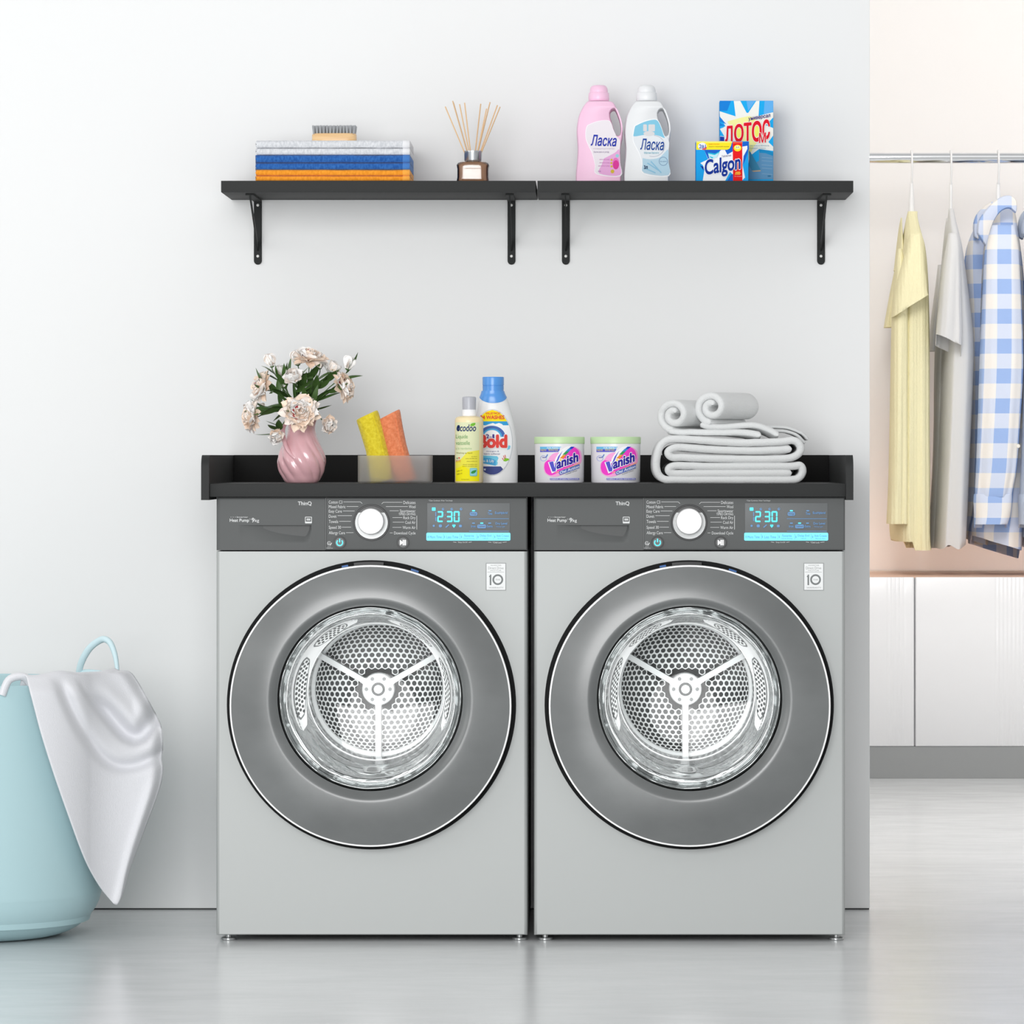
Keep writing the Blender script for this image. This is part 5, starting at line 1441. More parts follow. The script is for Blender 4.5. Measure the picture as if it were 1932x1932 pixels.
# ------------------------------------------------------------------ stain remover tubs
M_tub = mat('tub_white', (236, 236, 240), 0.28, spec=0.5); M_lid = mat('tub_lid_green', (196, 226, 176), 0.4)
def tub():
    cx = 1055.5; p = Place(cx, 0.22, CZ)
    t = empty('stain_remover_tub', p.loc, 'white stain remover tub with pale green lid on the countertop, the left one of two', 'tub', 'green-lidded tubs on the countertop')
    R1 = 46.8/p.s; R2 = 46.0/p.s; RL = 47.6/p.s
    q = lambda X_, Y_: (1000+X_/8.78, 810+Y_/8.78)
    zl = p.h(q(0, 240)[1]); zt = p.h(q(0, 122)[1])
    lathe('body', [(0, 0.0006), (R2*0.97, 0.0006), (R2, 0.003), (R1, zl+0.002)], M_tub, t, seg=72)
    lathe('lid', [(R1*0.9, zl-0.0002), (RL*0.985, zl), (RL, zl+0.001), (RL*1.003, zt-0.002), (RL*0.985, zt-0.0004), (RL*0.9, zt-0.0015), (0, zt-0.0015)], M_lid, t, seg=72)
    d = Decal(); A = lambda pts: [q(*v) for v in pts]
    PK = pcol((246, 70, 206)); PK2 = pcol((250, 170, 222)); BV = pcol((50, 40, 160)); BL = pcol((88, 88, 204)); SK = pcol((110, 190, 232)); WH_ = pcol((250, 250, 252)); YE = pcol((238, 226, 50)); NB = pcol((120, 124, 200)); GRY = pcol((70, 70, 90))
    d.poly(A([(168, 288), (520, 288), (490, 330), (168, 330)]), SK); d.poly(A([(168, 330), (500, 330), (470, 376), (168, 376)]), BL)
    a, b = q(285, 296), q(510, 322); d.text('FOR PERFECT', a[0], a[1], b[0], b[1], WH_); a, b = q(178, 328), q(275, 362); d.text('NEW', a[0], a[1], b[0], b[1], YE, bold=0.05); a, b = q(305, 324), q(465, 362); d.text('WHITES', a[0], a[1], b[0], b[1], YE, bold=0.05)
    d.ring(*q(225, 480), 5.2, 6.2, pcol((170, 180, 230)), k=0.9); d.line([q(205, 466), q(265, 466)], 1.2, BV); d.line([q(265, 466), q(295, 415)], 1.6, pcol((60, 120, 200)))
    # pink swirl
    d.poly(A(smooth_path_nd([(230, 640), (240, 560), (300, 500), (340, 440), (420, 390), (560, 380), (600, 330), (680, 290), (760, 300), (830, 350), (855, 430), (850, 540), (780, 620), (640, 700), (480, 770), (380, 785), (300, 760), (245, 710), (230, 640)], 4)), PK2)
    d.poly(A(smooth_path_nd([(240, 640), (250, 560), (305, 510), (360, 520), (520, 480), (560, 400), (600, 350), (700, 300), (770, 320), (815, 380), (820, 500), (700, 600), (560, 670), (460, 720), (350, 760), (270, 720), (240, 640)], 4)), PK)
    # rainbow sweep and white swoosh
    d.poly(A(smooth_path_nd([(400, 560), (430, 470), (520, 350), (620, 285), (740, 285), (640, 350), (560, 450), (500, 560), (400, 560)], 4)), WH_)
    for i, (c, u) in enumerate((((40, 60, 200), 0), ((60, 150, 210), 1), ((60, 160, 90), 2), ((240, 150, 50), 3), ((250, 210, 60), 4))):
        x, y = 740-i*45, 288+i*28+i*i*6; d.poly(A([(x, y), (x-60, y), (x-110, y+46+i*4), (x-52, y+46+i*4)]), pcol(c))
    # V
    d.poly(A([(300, 545), (395, 520), (420, 600), (470, 450), (560, 340), (500, 460), (455, 590), (445, 690), (365, 730)]), WH_)
    d.poly(A([(318, 545), (385, 528), (412, 640), (425, 560), (470, 450), (545, 350), (500, 440), (452, 560), (425, 695), (375, 700)]), BL)
    a, b = q(440, 430), q(800, 600)
    d.text('anish', a[0], a[1], b[0], b[1], BV, bold=0.04, halo=WH_, halo_w=0.05, skew=0.36)
    d.line([q(430, 720), q(830, 555)], 1.2, pcol((250, 190, 110)))
    d.poly(A([(485, 690), (820, 575), (820, 640), (500, 755), (480, 730)]), pcol((90, 110, 190))); a, b = q(495, 640), q(815, 690); d.text('Oxi Action', a[0], a[1], b[0], b[1], pcol((226, 238, 250)), bold=0.03, skew=0.35)
    a, b = q(590, 700), q(780, 725); d.text('crystal white', a[0], a[1], b[0], b[1], GRY, skew=0.35)
    d.rect(*q(333, 806), *q(815, 836), NB); a, b = q(345, 812), q(805, 830); d.text('FABRIC STAIN REMOVER', a[0], a[1], b[0], b[1], WH_)
    def fn(px, py, w):
        z = p.h(py); r = R2+(R1-R2)*z/zl+0.0003+w; x = p.x(px)
        return (x, -sqrt(max(r*r-min(abs(x), r*0.99)**2, 0)), z)
    d.build('label', fn, t, step=2.0, off=0.00005)
    return t
tb = tub(); tb2 = copy_tree(tb); tb2.location.x += 106.0/S(0.22); tb2['label'] = 'white stain remover tub with pale green lid on the countertop, the right one of two'

# ------------------------------------------------------------------ white towels
M_terry = fabric('white_terry', (220, 222, 222), None, 480, 0.55, 0.0016, rough=1.0, sheen=0.3)
def band(name, path, th, y0, y1, m, parent, ends=True, wave=None, ny=10):
    """sweep of a soft cloth thickness along path in (x,z), running from y0 (front) to y1"""
    P = [Vector(v) for v in path]
    if ends:
        h0 = (th[0] if isinstance(th, list) else th)/2
        for q_ in (0, 1):
            if q_: P.reverse()
            d_ = P[1]-P[0]
            if d_.length > 1e-6:
                d_.normalize(); k_ = 1
                while k_ < len(P)-2 and (P[k_]-P[0]).length < h0*0.9: P.pop(k_)
                P[1:1] = [P[0]+d_*h0*f_ for f_ in (0.12, 0.3, 0.6)]
            if q_: P.reverse()
    n = len(P)
    TH = th if isinstance(th, list) else [th]*n
    bm = bmesh.new(); rings = []
    er = min(0.006, (y1-y0)/3)
    prof = []
    for k in range(7):
        a = -pi/2+pi*k/6*1.0
        prof.append((sin(a), y0+er-er*cos(a)))
    mid = [(1, y0+(y1-y0)*i/ny) for i in range(1, ny)]
    bk = [(sin(pi/2-pi*k/6), y1-er+er*cos(pi/2-pi*k/6)) for k in range(7)]
    prof = prof+mid+bk+[(-1, y) for _, y in reversed(mid)]
    for i in range(n):
        a, b = P[max(i-1, 0)], P[min(i+1, n-1)]; t = (b-a).normalized(); nr = Vector((-t.y, t.x))
        h = TH[i]/2
        sh = 1.0
        if ends:
            d0 = min((P[i]-P[0]).length, (P[i]-P[-1]).length)
            if d0 < h: sh = sqrt(max(0.05, 1-(1-d0/h)**2))
        ring = []
        for o_, y in prof:
            nn = 0.0006*mnoise.noise(Vector((P[i].x*60, y*60, P[i].y*60)))
            w = wave(P[i].x, y) if wave else 0
            ring.append(bm.verts.new((P[i].x+nr.x*o_*h*sh, y+nn*2, P[i].y+nr.y*o_*h*sh+nn+w)))
        rings.append(ring)
    m_ = len(prof)
    for a, b in zip(rings[:-1], rings[1:]):
        for k in range(m_): bm.faces.new((a[k], a[(k+1) % m_], b[(k+1) % m_], b[k]))
    bm.faces.new(rings[0]); bm.faces.new(rings[-1])
    return from_bm(name, bm, m, parent, sharp=85)
p = Place(1378, 0.13, CZ)
ft = empty('folded_towel', p.loc, 'large white bath towel folded in thick layers, bottom of the towel pile on the countertop', 'towel', 'white towels on the countertop')
PP = [(1494, 847), (1470, 848.5), (1416, 850.5), (1340, 848), (1292, 844.5), (1272, 845), (1260.5, 853), (1268, 862.5), (1290, 863), (1340, 865), (1420, 866.5), (1480, 865), (1500, 861), (1510.5, 851), (1509, 839), (1497, 831),
      (1470, 833.5), (1400, 835.5), (1340, 832), (1290, 828.5), (1264, 829), (1248, 839), (1240.5, 858), (1238.5, 880), (1243, 896), (1255, 904.5), (1275, 906), (1340, 906), (1420, 906), (1490, 905.6), (1508, 901), (1515, 889.5), (1510, 878.5), (1494, 879.3+0.2),
      (1440, 880), (1340, 880), (1285, 878.5), (1268, 880), (1261.5, 887), (1270, 893.3), (1300, 893.3), (1400, 893), (1494, 892.6)]
pth = smooth_path_nd([(p.x(a), max(p.h(b), 0.0068)) for a, b in PP], 6)
band('towel_fold', pth, 0.0146, 0.0, 0.27, M_terry, ft, ny=6)
def spiral(cx, cz, R, th, turns, a0, sgn=1, sx=1.0, n=40):
    out = []
    for i in range(int(n*turns)+1):
        a = a0+sgn*2*pi*i/n; r = R-th*1.03*i/n
        if r < th*0.42: break
        out.append((cx+sx*r*cos(a), cz+r*sin(a)))
    return out
def rolled(cx, cy, Rp, yf, ang, L, tailA, label):
    """roll with its face at depth yf, axis turned ang to the right, tailA = path of the loose end in px (unrotated part)"""
    p = Place(cx, yf, Z(cy, yf)-Rp/S(yf))
    root = empty('rolled_towel', p.loc, label, 'towel', 'white towels on the countertop')
    R = (Rp-6.5)/p.s; th = 0.0142; c = cos(radians(ang))
    sp = spiral(0, Rp/p.s, R, th, 2.1, radians(-90), -1, 1.0/c*0.98)
    o = band('roll', sp, th, 0, L, M_terry, root, ny=6)
    o.rotation_euler = (0, 0, -radians(ang))
    for tl in tailA:
        pts, t_, y0, y1 = tl[:4]
        pts = [(X(a, yf+y0)-p.loc[0], Z(b, yf+y0)-p.loc[2]) for a, b in pts]
        band('loose_end', smooth_path_nd(pts, 5), t_, y0, y1, M_terry, root, wave=tl[4] if len(tl) > 4 else None, ny=8)
    return root
wv1 = lambda x, y: 0.0035*sin(y*75+1.0)*max(0, min(1, (x-0.10)/0.05))
wv2 = lambda x, y: 0.0040*sin(y*85+0.3)*max(0, min(1, (x-0.04)/0.04))
rolled(1269, 783, 35.5, 0.145, 33, 0.125,
       [([(1262, 812.5), (1280, 815), (1310, 815.5), (1350, 816), (1390, 817), (1415, 820), (1436, 824)], 0.0125, 0.0, 0.20, wv1),
        ([(1425, 815.5), (1450, 814), (1480, 813.5), (1502, 820), (1513, 830), (1519, 837)], 0.0062, 0.09, 0.19)],
       'rolled white towel on the left of the pile, the lower of two rolls')
rolled(1340, 768.5, 35.5, 0.14, 33, 0.14,
       [([(1322, 800), (1336, 804.5), (1360, 805.3), (1400, 804.5), (1430, 807), (1452, 815), (1469, 824)], 0.0115, 0.004, 0.19, wv2),
        ([(1440, 805.5), (1468, 805.5), (1490, 808), (1512, 817), (1520, 824), (1525, 830)], 0.0062, 0.10, 0.20)],
       'rolled white towel on the right of the pile, the upper of two rolls')

# ------------------------------------------------------------------ laundry basket and cloth
M_bask = mat('basket_aqua', (174, 204, 209), 0.42, spec=0.35); M_bask2 = mat('basket_aqua_light', (212, 236, 242), 0.42)
BCY = 0.12; BX = X(-45, BCY)
bk = empty('laundry_basket', (BX, BCY, 0), 'large pale aqua plastic laundry basket with looped handle, at the left edge of the photo', 'basket')
RT = 0.250; ZR = 0.495
prof = smooth_rows([(0.0005, 0.135)]+[(0.0005+0.10*(1-cos(t*pi/16)), 0.135+0.110*sin(t*pi/16)) for t in range(1, 9)]+[ (0.2, 0.247), (0.35, 0.249), (0.485, 0.250), (0.4935, 0.2495)], 4)
bm = bmesh.new()
add_lathe(bm, [(r, z) for z, r in prof]+[(0.2475, ZR), (0.2455, 0.4935), (0.245, 0.48), (0.242, 0.1), (0.22, 0.03), (0.10, 0.012)], 96, cap0=True, cap1=True)
from_bm('basket_body', bm, M_bask, bk, sharp=50)
# handle: a loop standing on the rim at the right
hpx = [(148, 1276), (151, 1258), (158, 1240), (170, 1222), (185, 1210), (197, 1206), (208, 1213), (216, 1232), (220, 1252), (222, 1272)]
ha = [radians(a) for a in (57, 56, 54, 50, 45, 40, 34, 28, 24, 22)]
pts = []
for (hx, hy), i in zip(hpx, range(10)):
    yy = 0.34-0.09*(i/9)
    pts.append((X(hx, yy)-BX, yy-BCY, Z(hy, yy)))
hp_ = smooth_path(pts, 5); nn_ = len(hp_)
tube('basket_handle', hp_, [0.0062-0.0028*(i/nn_)+0.002*sin(pi*i/nn_) for i in range(nn_)], M_bask2, bk, seg=12)
tube('handle_foot', smooth_path([(X(146, 0.34)-BX, 0.34-BCY, Z(1279, 0.34)), (X(160, 0.33)-BX, 0.33-BCY, Z(1268, 0.33)), (X(190, 0.3)-BX, 0.30-BCY, Z(1270, 0.3)), (X(215, 0.27)-BX, 0.27-BCY, Z(1274, 0.27))], 4), 0.0055, M_bask2, bk, seg=10)

def polydist(pts, x, y):
    best = 1e9; sg = 1
    for (x0, y0), (x1, y1) in zip(pts[:-1], pts[1:]):
        dx, dy = x1-x0, y1-y0; L2 = dx*dx+dy*dy or 1
        t = max(0, min(1, ((x-x0)*dx+(y-y0)*dy)/L2)); ex, ey = x-(x0+t*dx), y-(y0+t*dy)
        dd = math.hypot(ex, ey)
        if dd < best: best = dd; sg = 1 if dx*ey-dy*ex > 0 else -1
    return best*sg
def sstep(v): v = max(0, min(1, v)); return v*v*(3-2*v)
M_hang = fabric('grey_white_knit', (224, 225, 229), None, 520, 0.5, 0.0012, (1, 1, 0.65), rough=1.0)
Lb_ = smooth_path_nd([(50, 1276), (57, 1305), (66, 1340), (78, 1385), (100, 1455), (128, 1535), (160, 1620), (188, 1672), (214, 1705)], 8)
Rb_ = smooth_path_nd([(224, 1266), (244, 1268), (258, 1284), (283, 1328), (303, 1368), (307, 1405), (305, 1432), (307, 1456), (298, 1496), (272, 1565), (246, 1635), (230, 1690), (220, 1707)], 8)
def along(pts, t):
    L = [0]
    for a, b in zip(pts[:-1], pts[1:]): L.append(L[-1]+math.hypot(b[0]-a[0], b[1]-a[1]))
    s_ = t*L[-1]
    for i in range(len(pts)-1):
        if L[i+1] >= s_:
            k = (s_-L[i])/max(L[i+1]-L[i], 1e-9); return (pts[i][0]+(pts[i+1][0]-pts[i][0])*k, pts[i][1]+(pts[i+1][1]-pts[i][1])*k)
    return pts[-1]
FA = smooth_path_nd([(88, 1268), (102, 1292), (122, 1340), (142, 1380), (165, 1415), (188, 1440), (212, 1454), (242, 1458), (275, 1450), (310, 1430)], 4)
FB = smooth_path_nd([(140, 1270), (152, 1300), (172, 1330), (198, 1362), (224, 1390), (240, 1400), (256, 1404), (276, 1396), (296, 1372), (320, 1330)], 4)
FC = [(222, 1700), (248, 1600), (275, 1520), (300, 1440)]
bm = bmesh.new(); NU, NV = 70, 96; G = []
def cloth_pt(px, py, u, v):
    # lies on the basket's front at the left, then swings round its flank and hangs free
    xl = X(px, 0.0)-BX; rr = 0.262
    yb = BCY-sqrt(max(rr*rr-min(xl, 0.235)**2, 0))
    if xl > 0.235: yb += 0.10*(1-math.exp(-(xl-0.235)/0.06))
    y = yb-0.004
    dA = polydist(FA, px, py); dB = polydist(FB, px, py)
    tp = sstep((py-1272)/40.0)
    sA = sstep(0.5+dA/13.0)
    y -= 0.030*sA*tp                                  # front lapel
    y += 0.022*math.exp(-((dA+13)/11.0)**2)*tp        # valley behind it
    sB = sstep(0.5+dB/12.0)
    y -= 0.024*(1-sA)*sB*tp
    y += 0.030*math.exp(-((dB+15)/15.0)**2)*sstep((py-1300)/40.0)*(1-sA)
    y -= 0.010*math.exp(-((dB+42)/16.0)**2)*tp
    # faint ridge down to the tip and a turned right edge
    dC = polydist(FC, px, py)
    if py > 1440: y -= 0.007*math.exp(-(dC/9.0)**2)*sstep((py-1440)/60.0)
    y += 0.03*sstep((u-0.86)/0.14)**2
    return y
for j in range(NV+1):
    v = j/NV; row = []
    a = along(Lb_, v); b = along(Rb_, v)
    for i in range(NU+1):
        u = i/NU; px = a[0]+(b[0]-a[0])*u; py = a[1]+(b[1]-a[1])*u
        # top edge sags and rises
        py += (1-v)**6*(4*sin(u*9+0.5)-6*math.exp(-((u-0.55)/0.15)**2)*-1)
        y = cloth_pt(px, py, u, v)
        row.append(bm.verts.new((X(px, y), y, Z(py, y))))
    G.append(row)
# over the rim into the basket
rim = []
for st, (dy, dz) in enumerate(((0.008, 0.004), (0.020, 0.002), (0.032, -0.012), (0.045, -0.05), (0.055, -0.09))):
    row = []
    for i in range(NU+1):
        w = G[0][i].co
        c_ = Vector((BX, BCY)); dr = (Vector((w.x, w.y))-c_)
        if dr.length > 1e-6: dr.normalize()
        row.append(bm.verts.new((w.x-dr.x*dy, w.y-dr.y*dy, w.z+dz)))
    rim.append(row)
allr = list(reversed(rim))+G
for a, b in zip(allr[:-1], allr[1:]):
    for i in range(NU): bm.faces.new((a[i], a[i+1], b[i+1], b[i]))
me = bpy.data.meshes.new('hanging_cloth'); bmesh.ops.recalc_face_normals(bm, faces=bm.faces); bm.to_mesh(me); bm.free()
hc = link_mesh('hanging_cloth', me, M_hang, None)
sd = hc.modifiers.new('solid', 'SOLIDIFY'); sd.thickness = 0.003; sd.offset = 0
tag(hc, 'light grey knitted cloth over the right rim of the aqua basket', 'cloth')
# the piece of the same laundry peeping over the front rim at the left
M_hang2 = M_hang
pts = [(4, 1312), (16, 1284), (36, 1276), (50, 1280), (58, 1290)]
yy = [BCY-0.236, BCY-0.232, BCY-0.226, BCY-0.218, BCY-0.212]
bm = bmesh.new()
add_tube(bm, smooth_path([(X(a, y), y, Z(b, y)) for (a, b), y in zip(pts, yy)], 5), 0.0075, 14, True, 1.6)
add = from_bm('cloth_tail', bm, M_hang, None); add.parent = hc

# ------------------------------------------------------------------ dressing room: low cabinet, rod, clothes
CY0 = 4.354
M_cab = mat('white_lacquer', (240, 240, 241), 0.28, coat=0.3); M_plinth = mat('grey_plinth', (150, 152, 152), 0.6); M_topw = mat('peach_wood_top', (248, 212, 190), 0.5, var=(6, (244, 202, 178), (1, 6, 1)))
zc0, zc1 = Z(1408.5, CY0), Z(1089, CY0)
xa, xb = 0.46, 3.02
cab = empty('low_cabinet', ((xa+xb)/2, CY0, 0), 'long low white cabinet with ribbed doors on a grey plinth below the hanging clothes', 'cabinet')
cc = cab.location.x
box('carcass', xa-cc, xb-cc, 0.02, BY-CY0-0.004, zc0+0.001, zc1-0.004, mat('carcass_shade', (180, 180, 182), 0.5), cab)
box('plinth', xa-cc, xb-cc, 0.004, BY-CY0-0.03, 0.0002, zc0, M_plinth, cab)
box('cabinet_top', xa-cc, xb-cc, 0.021, BY-CY0-0.003, zc1-0.0035, zc1-0.0005, M_topw, cab)
assumed_led = box('assumed_light_strip', xa-cc+0.01, xb-cc-0.01, BY-CY0-0.225, BY-CY0-0.180, zc1-0.0004, zc1+0.004, mat('assumed_strip_diffuser', (250, 232, 218), 0.5), cab)  # assumed strip, added to carry the warm glow up the wall
lo = area_light('assumed_strip_light', ((xa+xb)/2, BY-0.20, zc1+0.012), ((xa+xb)/2, BY+0.02, zc1+0.34), 2.4, 0.04, 1.0, (1.0, 0.66, 0.50))  # lamp added over the assumed strip for the peach wall gradient
def ribbed_door(x0, x1, zones):
    bm = bmesh.new(); n = int((x1-x0)/0.0028); rows_ = []
    xs = [x0+(x1-x0)*i/n for i in range(n+1)]
    def yf(x):
        y = 0.0
        for za, zb in zones:
            if za < x < zb: y = 0.0014*(0.5+0.5*cos((x-za)/(0.0118)*2*pi))*min(1, (x-za)/0.02, (zb-x)/0.02)
        e = min(x-x0, x1-x, 0.003); return y+0.003*(1-e/0.003)**2
    for z in (zc0+0.0008, zc0+0.003, zc1-0.003, zc1-0.0002):
        ed = 0.002 if z in (zc0+0.0008, zc1-0.0002) else 0
        rows_.append([bm.verts.new((x-cc, yf(x)+ed, z)) for x in xs])
    for a, b in zip(rows_[:-1], rows_[1:]):
        for i in range(n): bm.faces.new((a[i], a[i+1], b[i+1], b[i]))
    bk_ = [bm.verts.new((x-cc, 0.0195, z)) for x, z in ((x0, zc0+0.0008), (x1, zc0+0.0008), (x1, zc1-0.0002), (x0, zc1-0.0002))]
    bm.faces.new(bk_); bm.faces.new(rows_[0]+[bk_[1], bk_[0]]); bm.faces.new(list(reversed(rows_[-1]))+[bk_[3], bk_[2]])
    bm.faces.new([r[0] for r in rows_]+[bk_[3], bk_[0]]); bm.faces.new([r[-1] for r in rows_]+[bk_[2], bk_[1]])
    return from_bm('cabinet_door', bm, M_cab, cab, sharp=50)
xg = X(1726, CY0); dw = 0.76
ribbed_door(xa+0.002, xg-0.0022, [(X(1668, CY0), X(1712, CY0))])
ribbed_door(xg+0.0022, xg+dw, [(X(1872, CY0), X(1965, CY0))])
ribbed_door(xg+dw+0.004, xg+2*dw, [(xg+dw+0.1, xg+dw+0.25)])
# rod
RY = 4.72; sR = S(RY); RZ = Z(298, RY)
rod = tube('clothes_rod', [(0.4505, RY, RZ), (3.0495, RY, RZ)], 0.0160, M_chrome, None, seg=24)
tag(rod, 'polished chrome clothes rod spanning the dressing room above the cabinet', 'rod')
M_hgr = mat('hanger_white', (240, 240, 240), 0.35)
def hanger(px, label, neck_top, neck_bot, w=5.0, hook_top=279, drop=0):
    root = empty('clothes_hanger', (X(px, RY), RY, RZ), label, 'hanger', 'white hangers on the rod')
    h_ = lambda py: Z(py, RY)-RZ
    r = 0.0200
    arc = [(0, r*cos(a), r*sin(a)+0.002) for a in [radians(v) for v in (-10, 20, 55, 90, 125, 160, 185)]]
    pts = [(0.0, 0.0, h_(neck_top+6)), (0.0, -0.010, h_(neck_top)*0.7-0.01), (0.0, -0.0215, -0.02)]+[a for a in reversed(arc)]
    tube('hook', smooth_path(pts, 4), 0.0030, M_hgr, root, seg=8)
    tube('hanger_neck', [(0, 0, h_(neck_top)), (0, 0, h_(neck_bot+2))], [0.0048, w/sR*0.8], M_hgr, root, seg=12)
    for sg in (-1, 1):
        tube('hanger_arm', smooth_path([(0, 0, h_(neck_bot)-0.02), (0, sg*0.05, h_(neck_bot)-0.07), (0, sg*0.15, h_(neck_bot)-0.125)], 4), [0.006, 0.005], M_hgr, root, seg=10)
    return root
def gloft(name, rows, y0, m, parent, n=72, ex=3.0, folds=(5, 0.004), hem=None, open_=True, inner=0.10, cap_top=True, yoff=None):
    """garment tube; rows (py, xl, xr, hd[, dy]) pixels at depth y0; folds=(count, amplitude m) growing downwards"""
    R_ = smooth_path_nd([tuple(float(v) for v in (r if len(r) > 4 else tuple(r)+(0,))) for r in rows], 4)
    px0, py0 = R_[0][0], R_[-1][0]; s_ = S(y0)
    bm = bmesh.new(); uvl = bm.loops.layers.uv.new('UVMap'); rings = []; uvs = []
    ori = parent.location
    ph = sum(r[1] for r in rows) % 6.28
    def ring_at(r, sc=1.0, last=False, zoff=0.0):
        py, xl, xr, hd, dy = r
        t = (py-px0)/(py0-px0); cx = (X(xl, y0)+X(xr, y0))/2; hw_ = max((X(xr, y0)-X(xl, y0))/2, 0.0012)*sc
        ring = []; uu = []
        for k in range(n):
            a = 2*pi*k/n; ca, sa = sgnpow(cos(a), 2/ex), sgnpow(sin(a), 2/ex)
            f = folds[1]*t**0.7*(sin(folds[0]*a+ph+1.3*t)+0.5*sin((folds[0]*2+1)*a+2*ph))
            rx = hw_*(1+0.0)*ca; ry = (hd*sc)*sa
            x = cx+rx+f*abs(sin(a))*0.35*min(1, hw_/0.02); y = y0+dy+ry+f*1.6*(-1 if sa < 0 else 1)*abs(sa)
            pxx = xl+(xr-xl)*(0.5+0.5*ca); z = Z(py, y0)+zoff
            if hem: z -= hem(pxx, sa)*t**6/s_
            ring.append(bm.verts.new((x-ori.x, y-ori.y, z-ori.z))); uu.append((rx+ (0.5*hd*(1-abs(sa)))*(1 if ca > 0 else -1), z))
        return ring, uu
    for r in R_:
        a, b = ring_at(r); rings.append(a); uvs.append(b)
    if open_:
        for k, r in enumerate((R_[-1], R_[-2], R_[-4], R_[-6])):
            a, b = ring_at(r, 0.93 if k else 0.95); rings.append(a); uvs.append(b)
    for j in range(len(rings)-1):
        for k in range(n):
            q_ = (k+1) % n
            f = bm.faces.new((rings[j][k], rings[j][q_], rings[j+1][q_], rings[j+1][k]))
            for lp, uv in zip(f.loops, (uvs[j][k], uvs[j][q_], uvs[j+1][q_], uvs[j+1][k])): lp[uvl].uv = uv
    if cap_top: bm.faces.new(rings[0])
    if not open_: bm.faces.new(rings[-1])
    return from_bm(name, bm, m, parent, sharp=80)
def uv_xz(o):
    me = o.data; uv = me.uv_layers.new(name='UVMap')
    for lp in me.loops:
        c = me.vertices[lp.vertex_index].co; uv.data[lp.index].uv = (c.x, c.z)
def gingham():
    m = bpy.data.materials.new('blue_gingham'); m.use_nodes = True
    nt = m.node_tree; N = nt.nodes; L = nt.links; p = N['Principled BSDF']; p.inputs['Roughness'].default_value = 0.95; p.inputs['Specular IOR Level'].default_value = 0.15
    uv = N.new('ShaderNodeUVMap'); uv.uv_map = 'UVMap'; sp = N.new('ShaderNodeSeparateXYZ'); L.new(uv.outputs[0], sp.inputs[0])
    outs = []
    for i, (per, of) in enumerate(((0.084, 0.061), (0.0872, 0.03))):
        a = N.new('ShaderNodeMath'); a.operation = 'MULTIPLY_ADD'; a.inputs[1].default_value = 1/per; a.inputs[2].default_value = of/per+40
        f = N.new('ShaderNodeMath'); f.operation = 'FRACT'; g = N.new('ShaderNodeMath'); g.operation = 'GREATER_THAN'; g.inputs[1].default_value = 0.5
        L.new(sp.outputs[i], a.inputs[0]); L.new(a.outputs[0], f.inputs[0]); L.new(f.outputs[0], g.inputs[0]); outs.append(g)
    s = N.new('ShaderNodeMath'); s.operation = 'ADD'; L.new(outs[0].outputs[0], s.inputs[0]); L.new(outs[1].outputs[0], s.inputs[1])
    h = N.new('ShaderNodeMath'); h.operation = 'DIVIDE'; h.inputs[1].default_value = 2; L.new(s.outputs[0], h.inputs[0])
    cr = N.new('ShaderNodeValToRGB'); cr.color_ramp.interpolation = 'CONSTANT'
    cr.color_ramp.elements[0].color = lin((244, 240, 234)); cr.color_ramp.elements[1].position = 0.8; cr.color_ramp.elements[1].color = lin((160, 187, 234))
    e = cr.color_ramp.elements.new(0.3); e.color = lin((214, 223, 242))
    L.new(h.outputs[0], cr.inputs[0]); L.new(cr.outputs[0], p.inputs['Base Color'])
    nz = N.new('ShaderNodeTexNoise'); nz.inputs['Scale'].default_value = 500; tc = N.new('ShaderNodeTexCoord'); bp = N.new('ShaderNodeBump'); bp.inputs['Strength'].default_value = 0.3; bp.inputs['Distance'].default_value = 0.001
    L.new(tc.outputs['Object'], nz.inputs['Vector']); L.new(nz.outputs['Fac'], bp.inputs['Height']); L.new(bp.outputs[0], p.inputs['Normal'])
    return m
def knit():
    m = bpy.data.materials.new('yellow_cable_knit'); m.use_nodes = True
    nt = m.node_tree; N = nt.nodes; L = nt.links; p = N['Principled BSDF']; p.inputs['Roughness'].default_value = 0.95; p.inputs['Specular IOR Level'].default_value = 0.1
    p.inputs['Base Color'].default_value = lin((244, 237, 196))
    tc = N.new('ShaderNodeTexCoord'); mp = N.new('ShaderNodeMapping'); mp.inputs['Scale'].default_value = (1, 1, 0.25)
    w = N.new('ShaderNodeTexWave'); w.wave_type = 'BANDS'; w.bands_direction = 'X'; w.inputs['Scale'].default_value = 34; w.inputs['Distortion'].default_value = 1.2; w.inputs['Detail'].default_value = 1; w.inputs['Detail Scale'].default_value = 6
    v = N.new('ShaderNodeTexVoronoi'); v.inputs['Scale'].default_value = 260
    mp2 = N.new('ShaderNodeMapping'); mp2.inputs['Scale'].default_value = (1, 1, 0.55); L.new(tc.outputs['Object'], mp2.inputs[0]); L.new(mp2.outputs[0], v.inputs['Vector'])
    ad = N.new('ShaderNodeMath'); ad.operation = 'ADD'
    L.new(tc.outputs['Object'], mp.inputs[0]); L.new(mp.outputs[0], w.inputs['Vector']); L.new(w.outputs['Fac'], ad.inputs[0]); L.new(v.outputs['Distance'], ad.inputs[1])
    bp = N.new('ShaderNodeBump'); bp.inputs['Strength'].default_value = 0.5; bp.inputs['Distance'].default_value = 0.0018
    L.new(ad.outputs[0], bp.inputs['Height']); L.new(bp.outputs[0], p.inputs['Normal']); return m
M_ging = gingham(); M_knit = knit()
M_tee = fabric('pale_grey_jersey', (222, 222, 222), None, 600, 0.25, 0.001, rough=0.95)
GY = RY
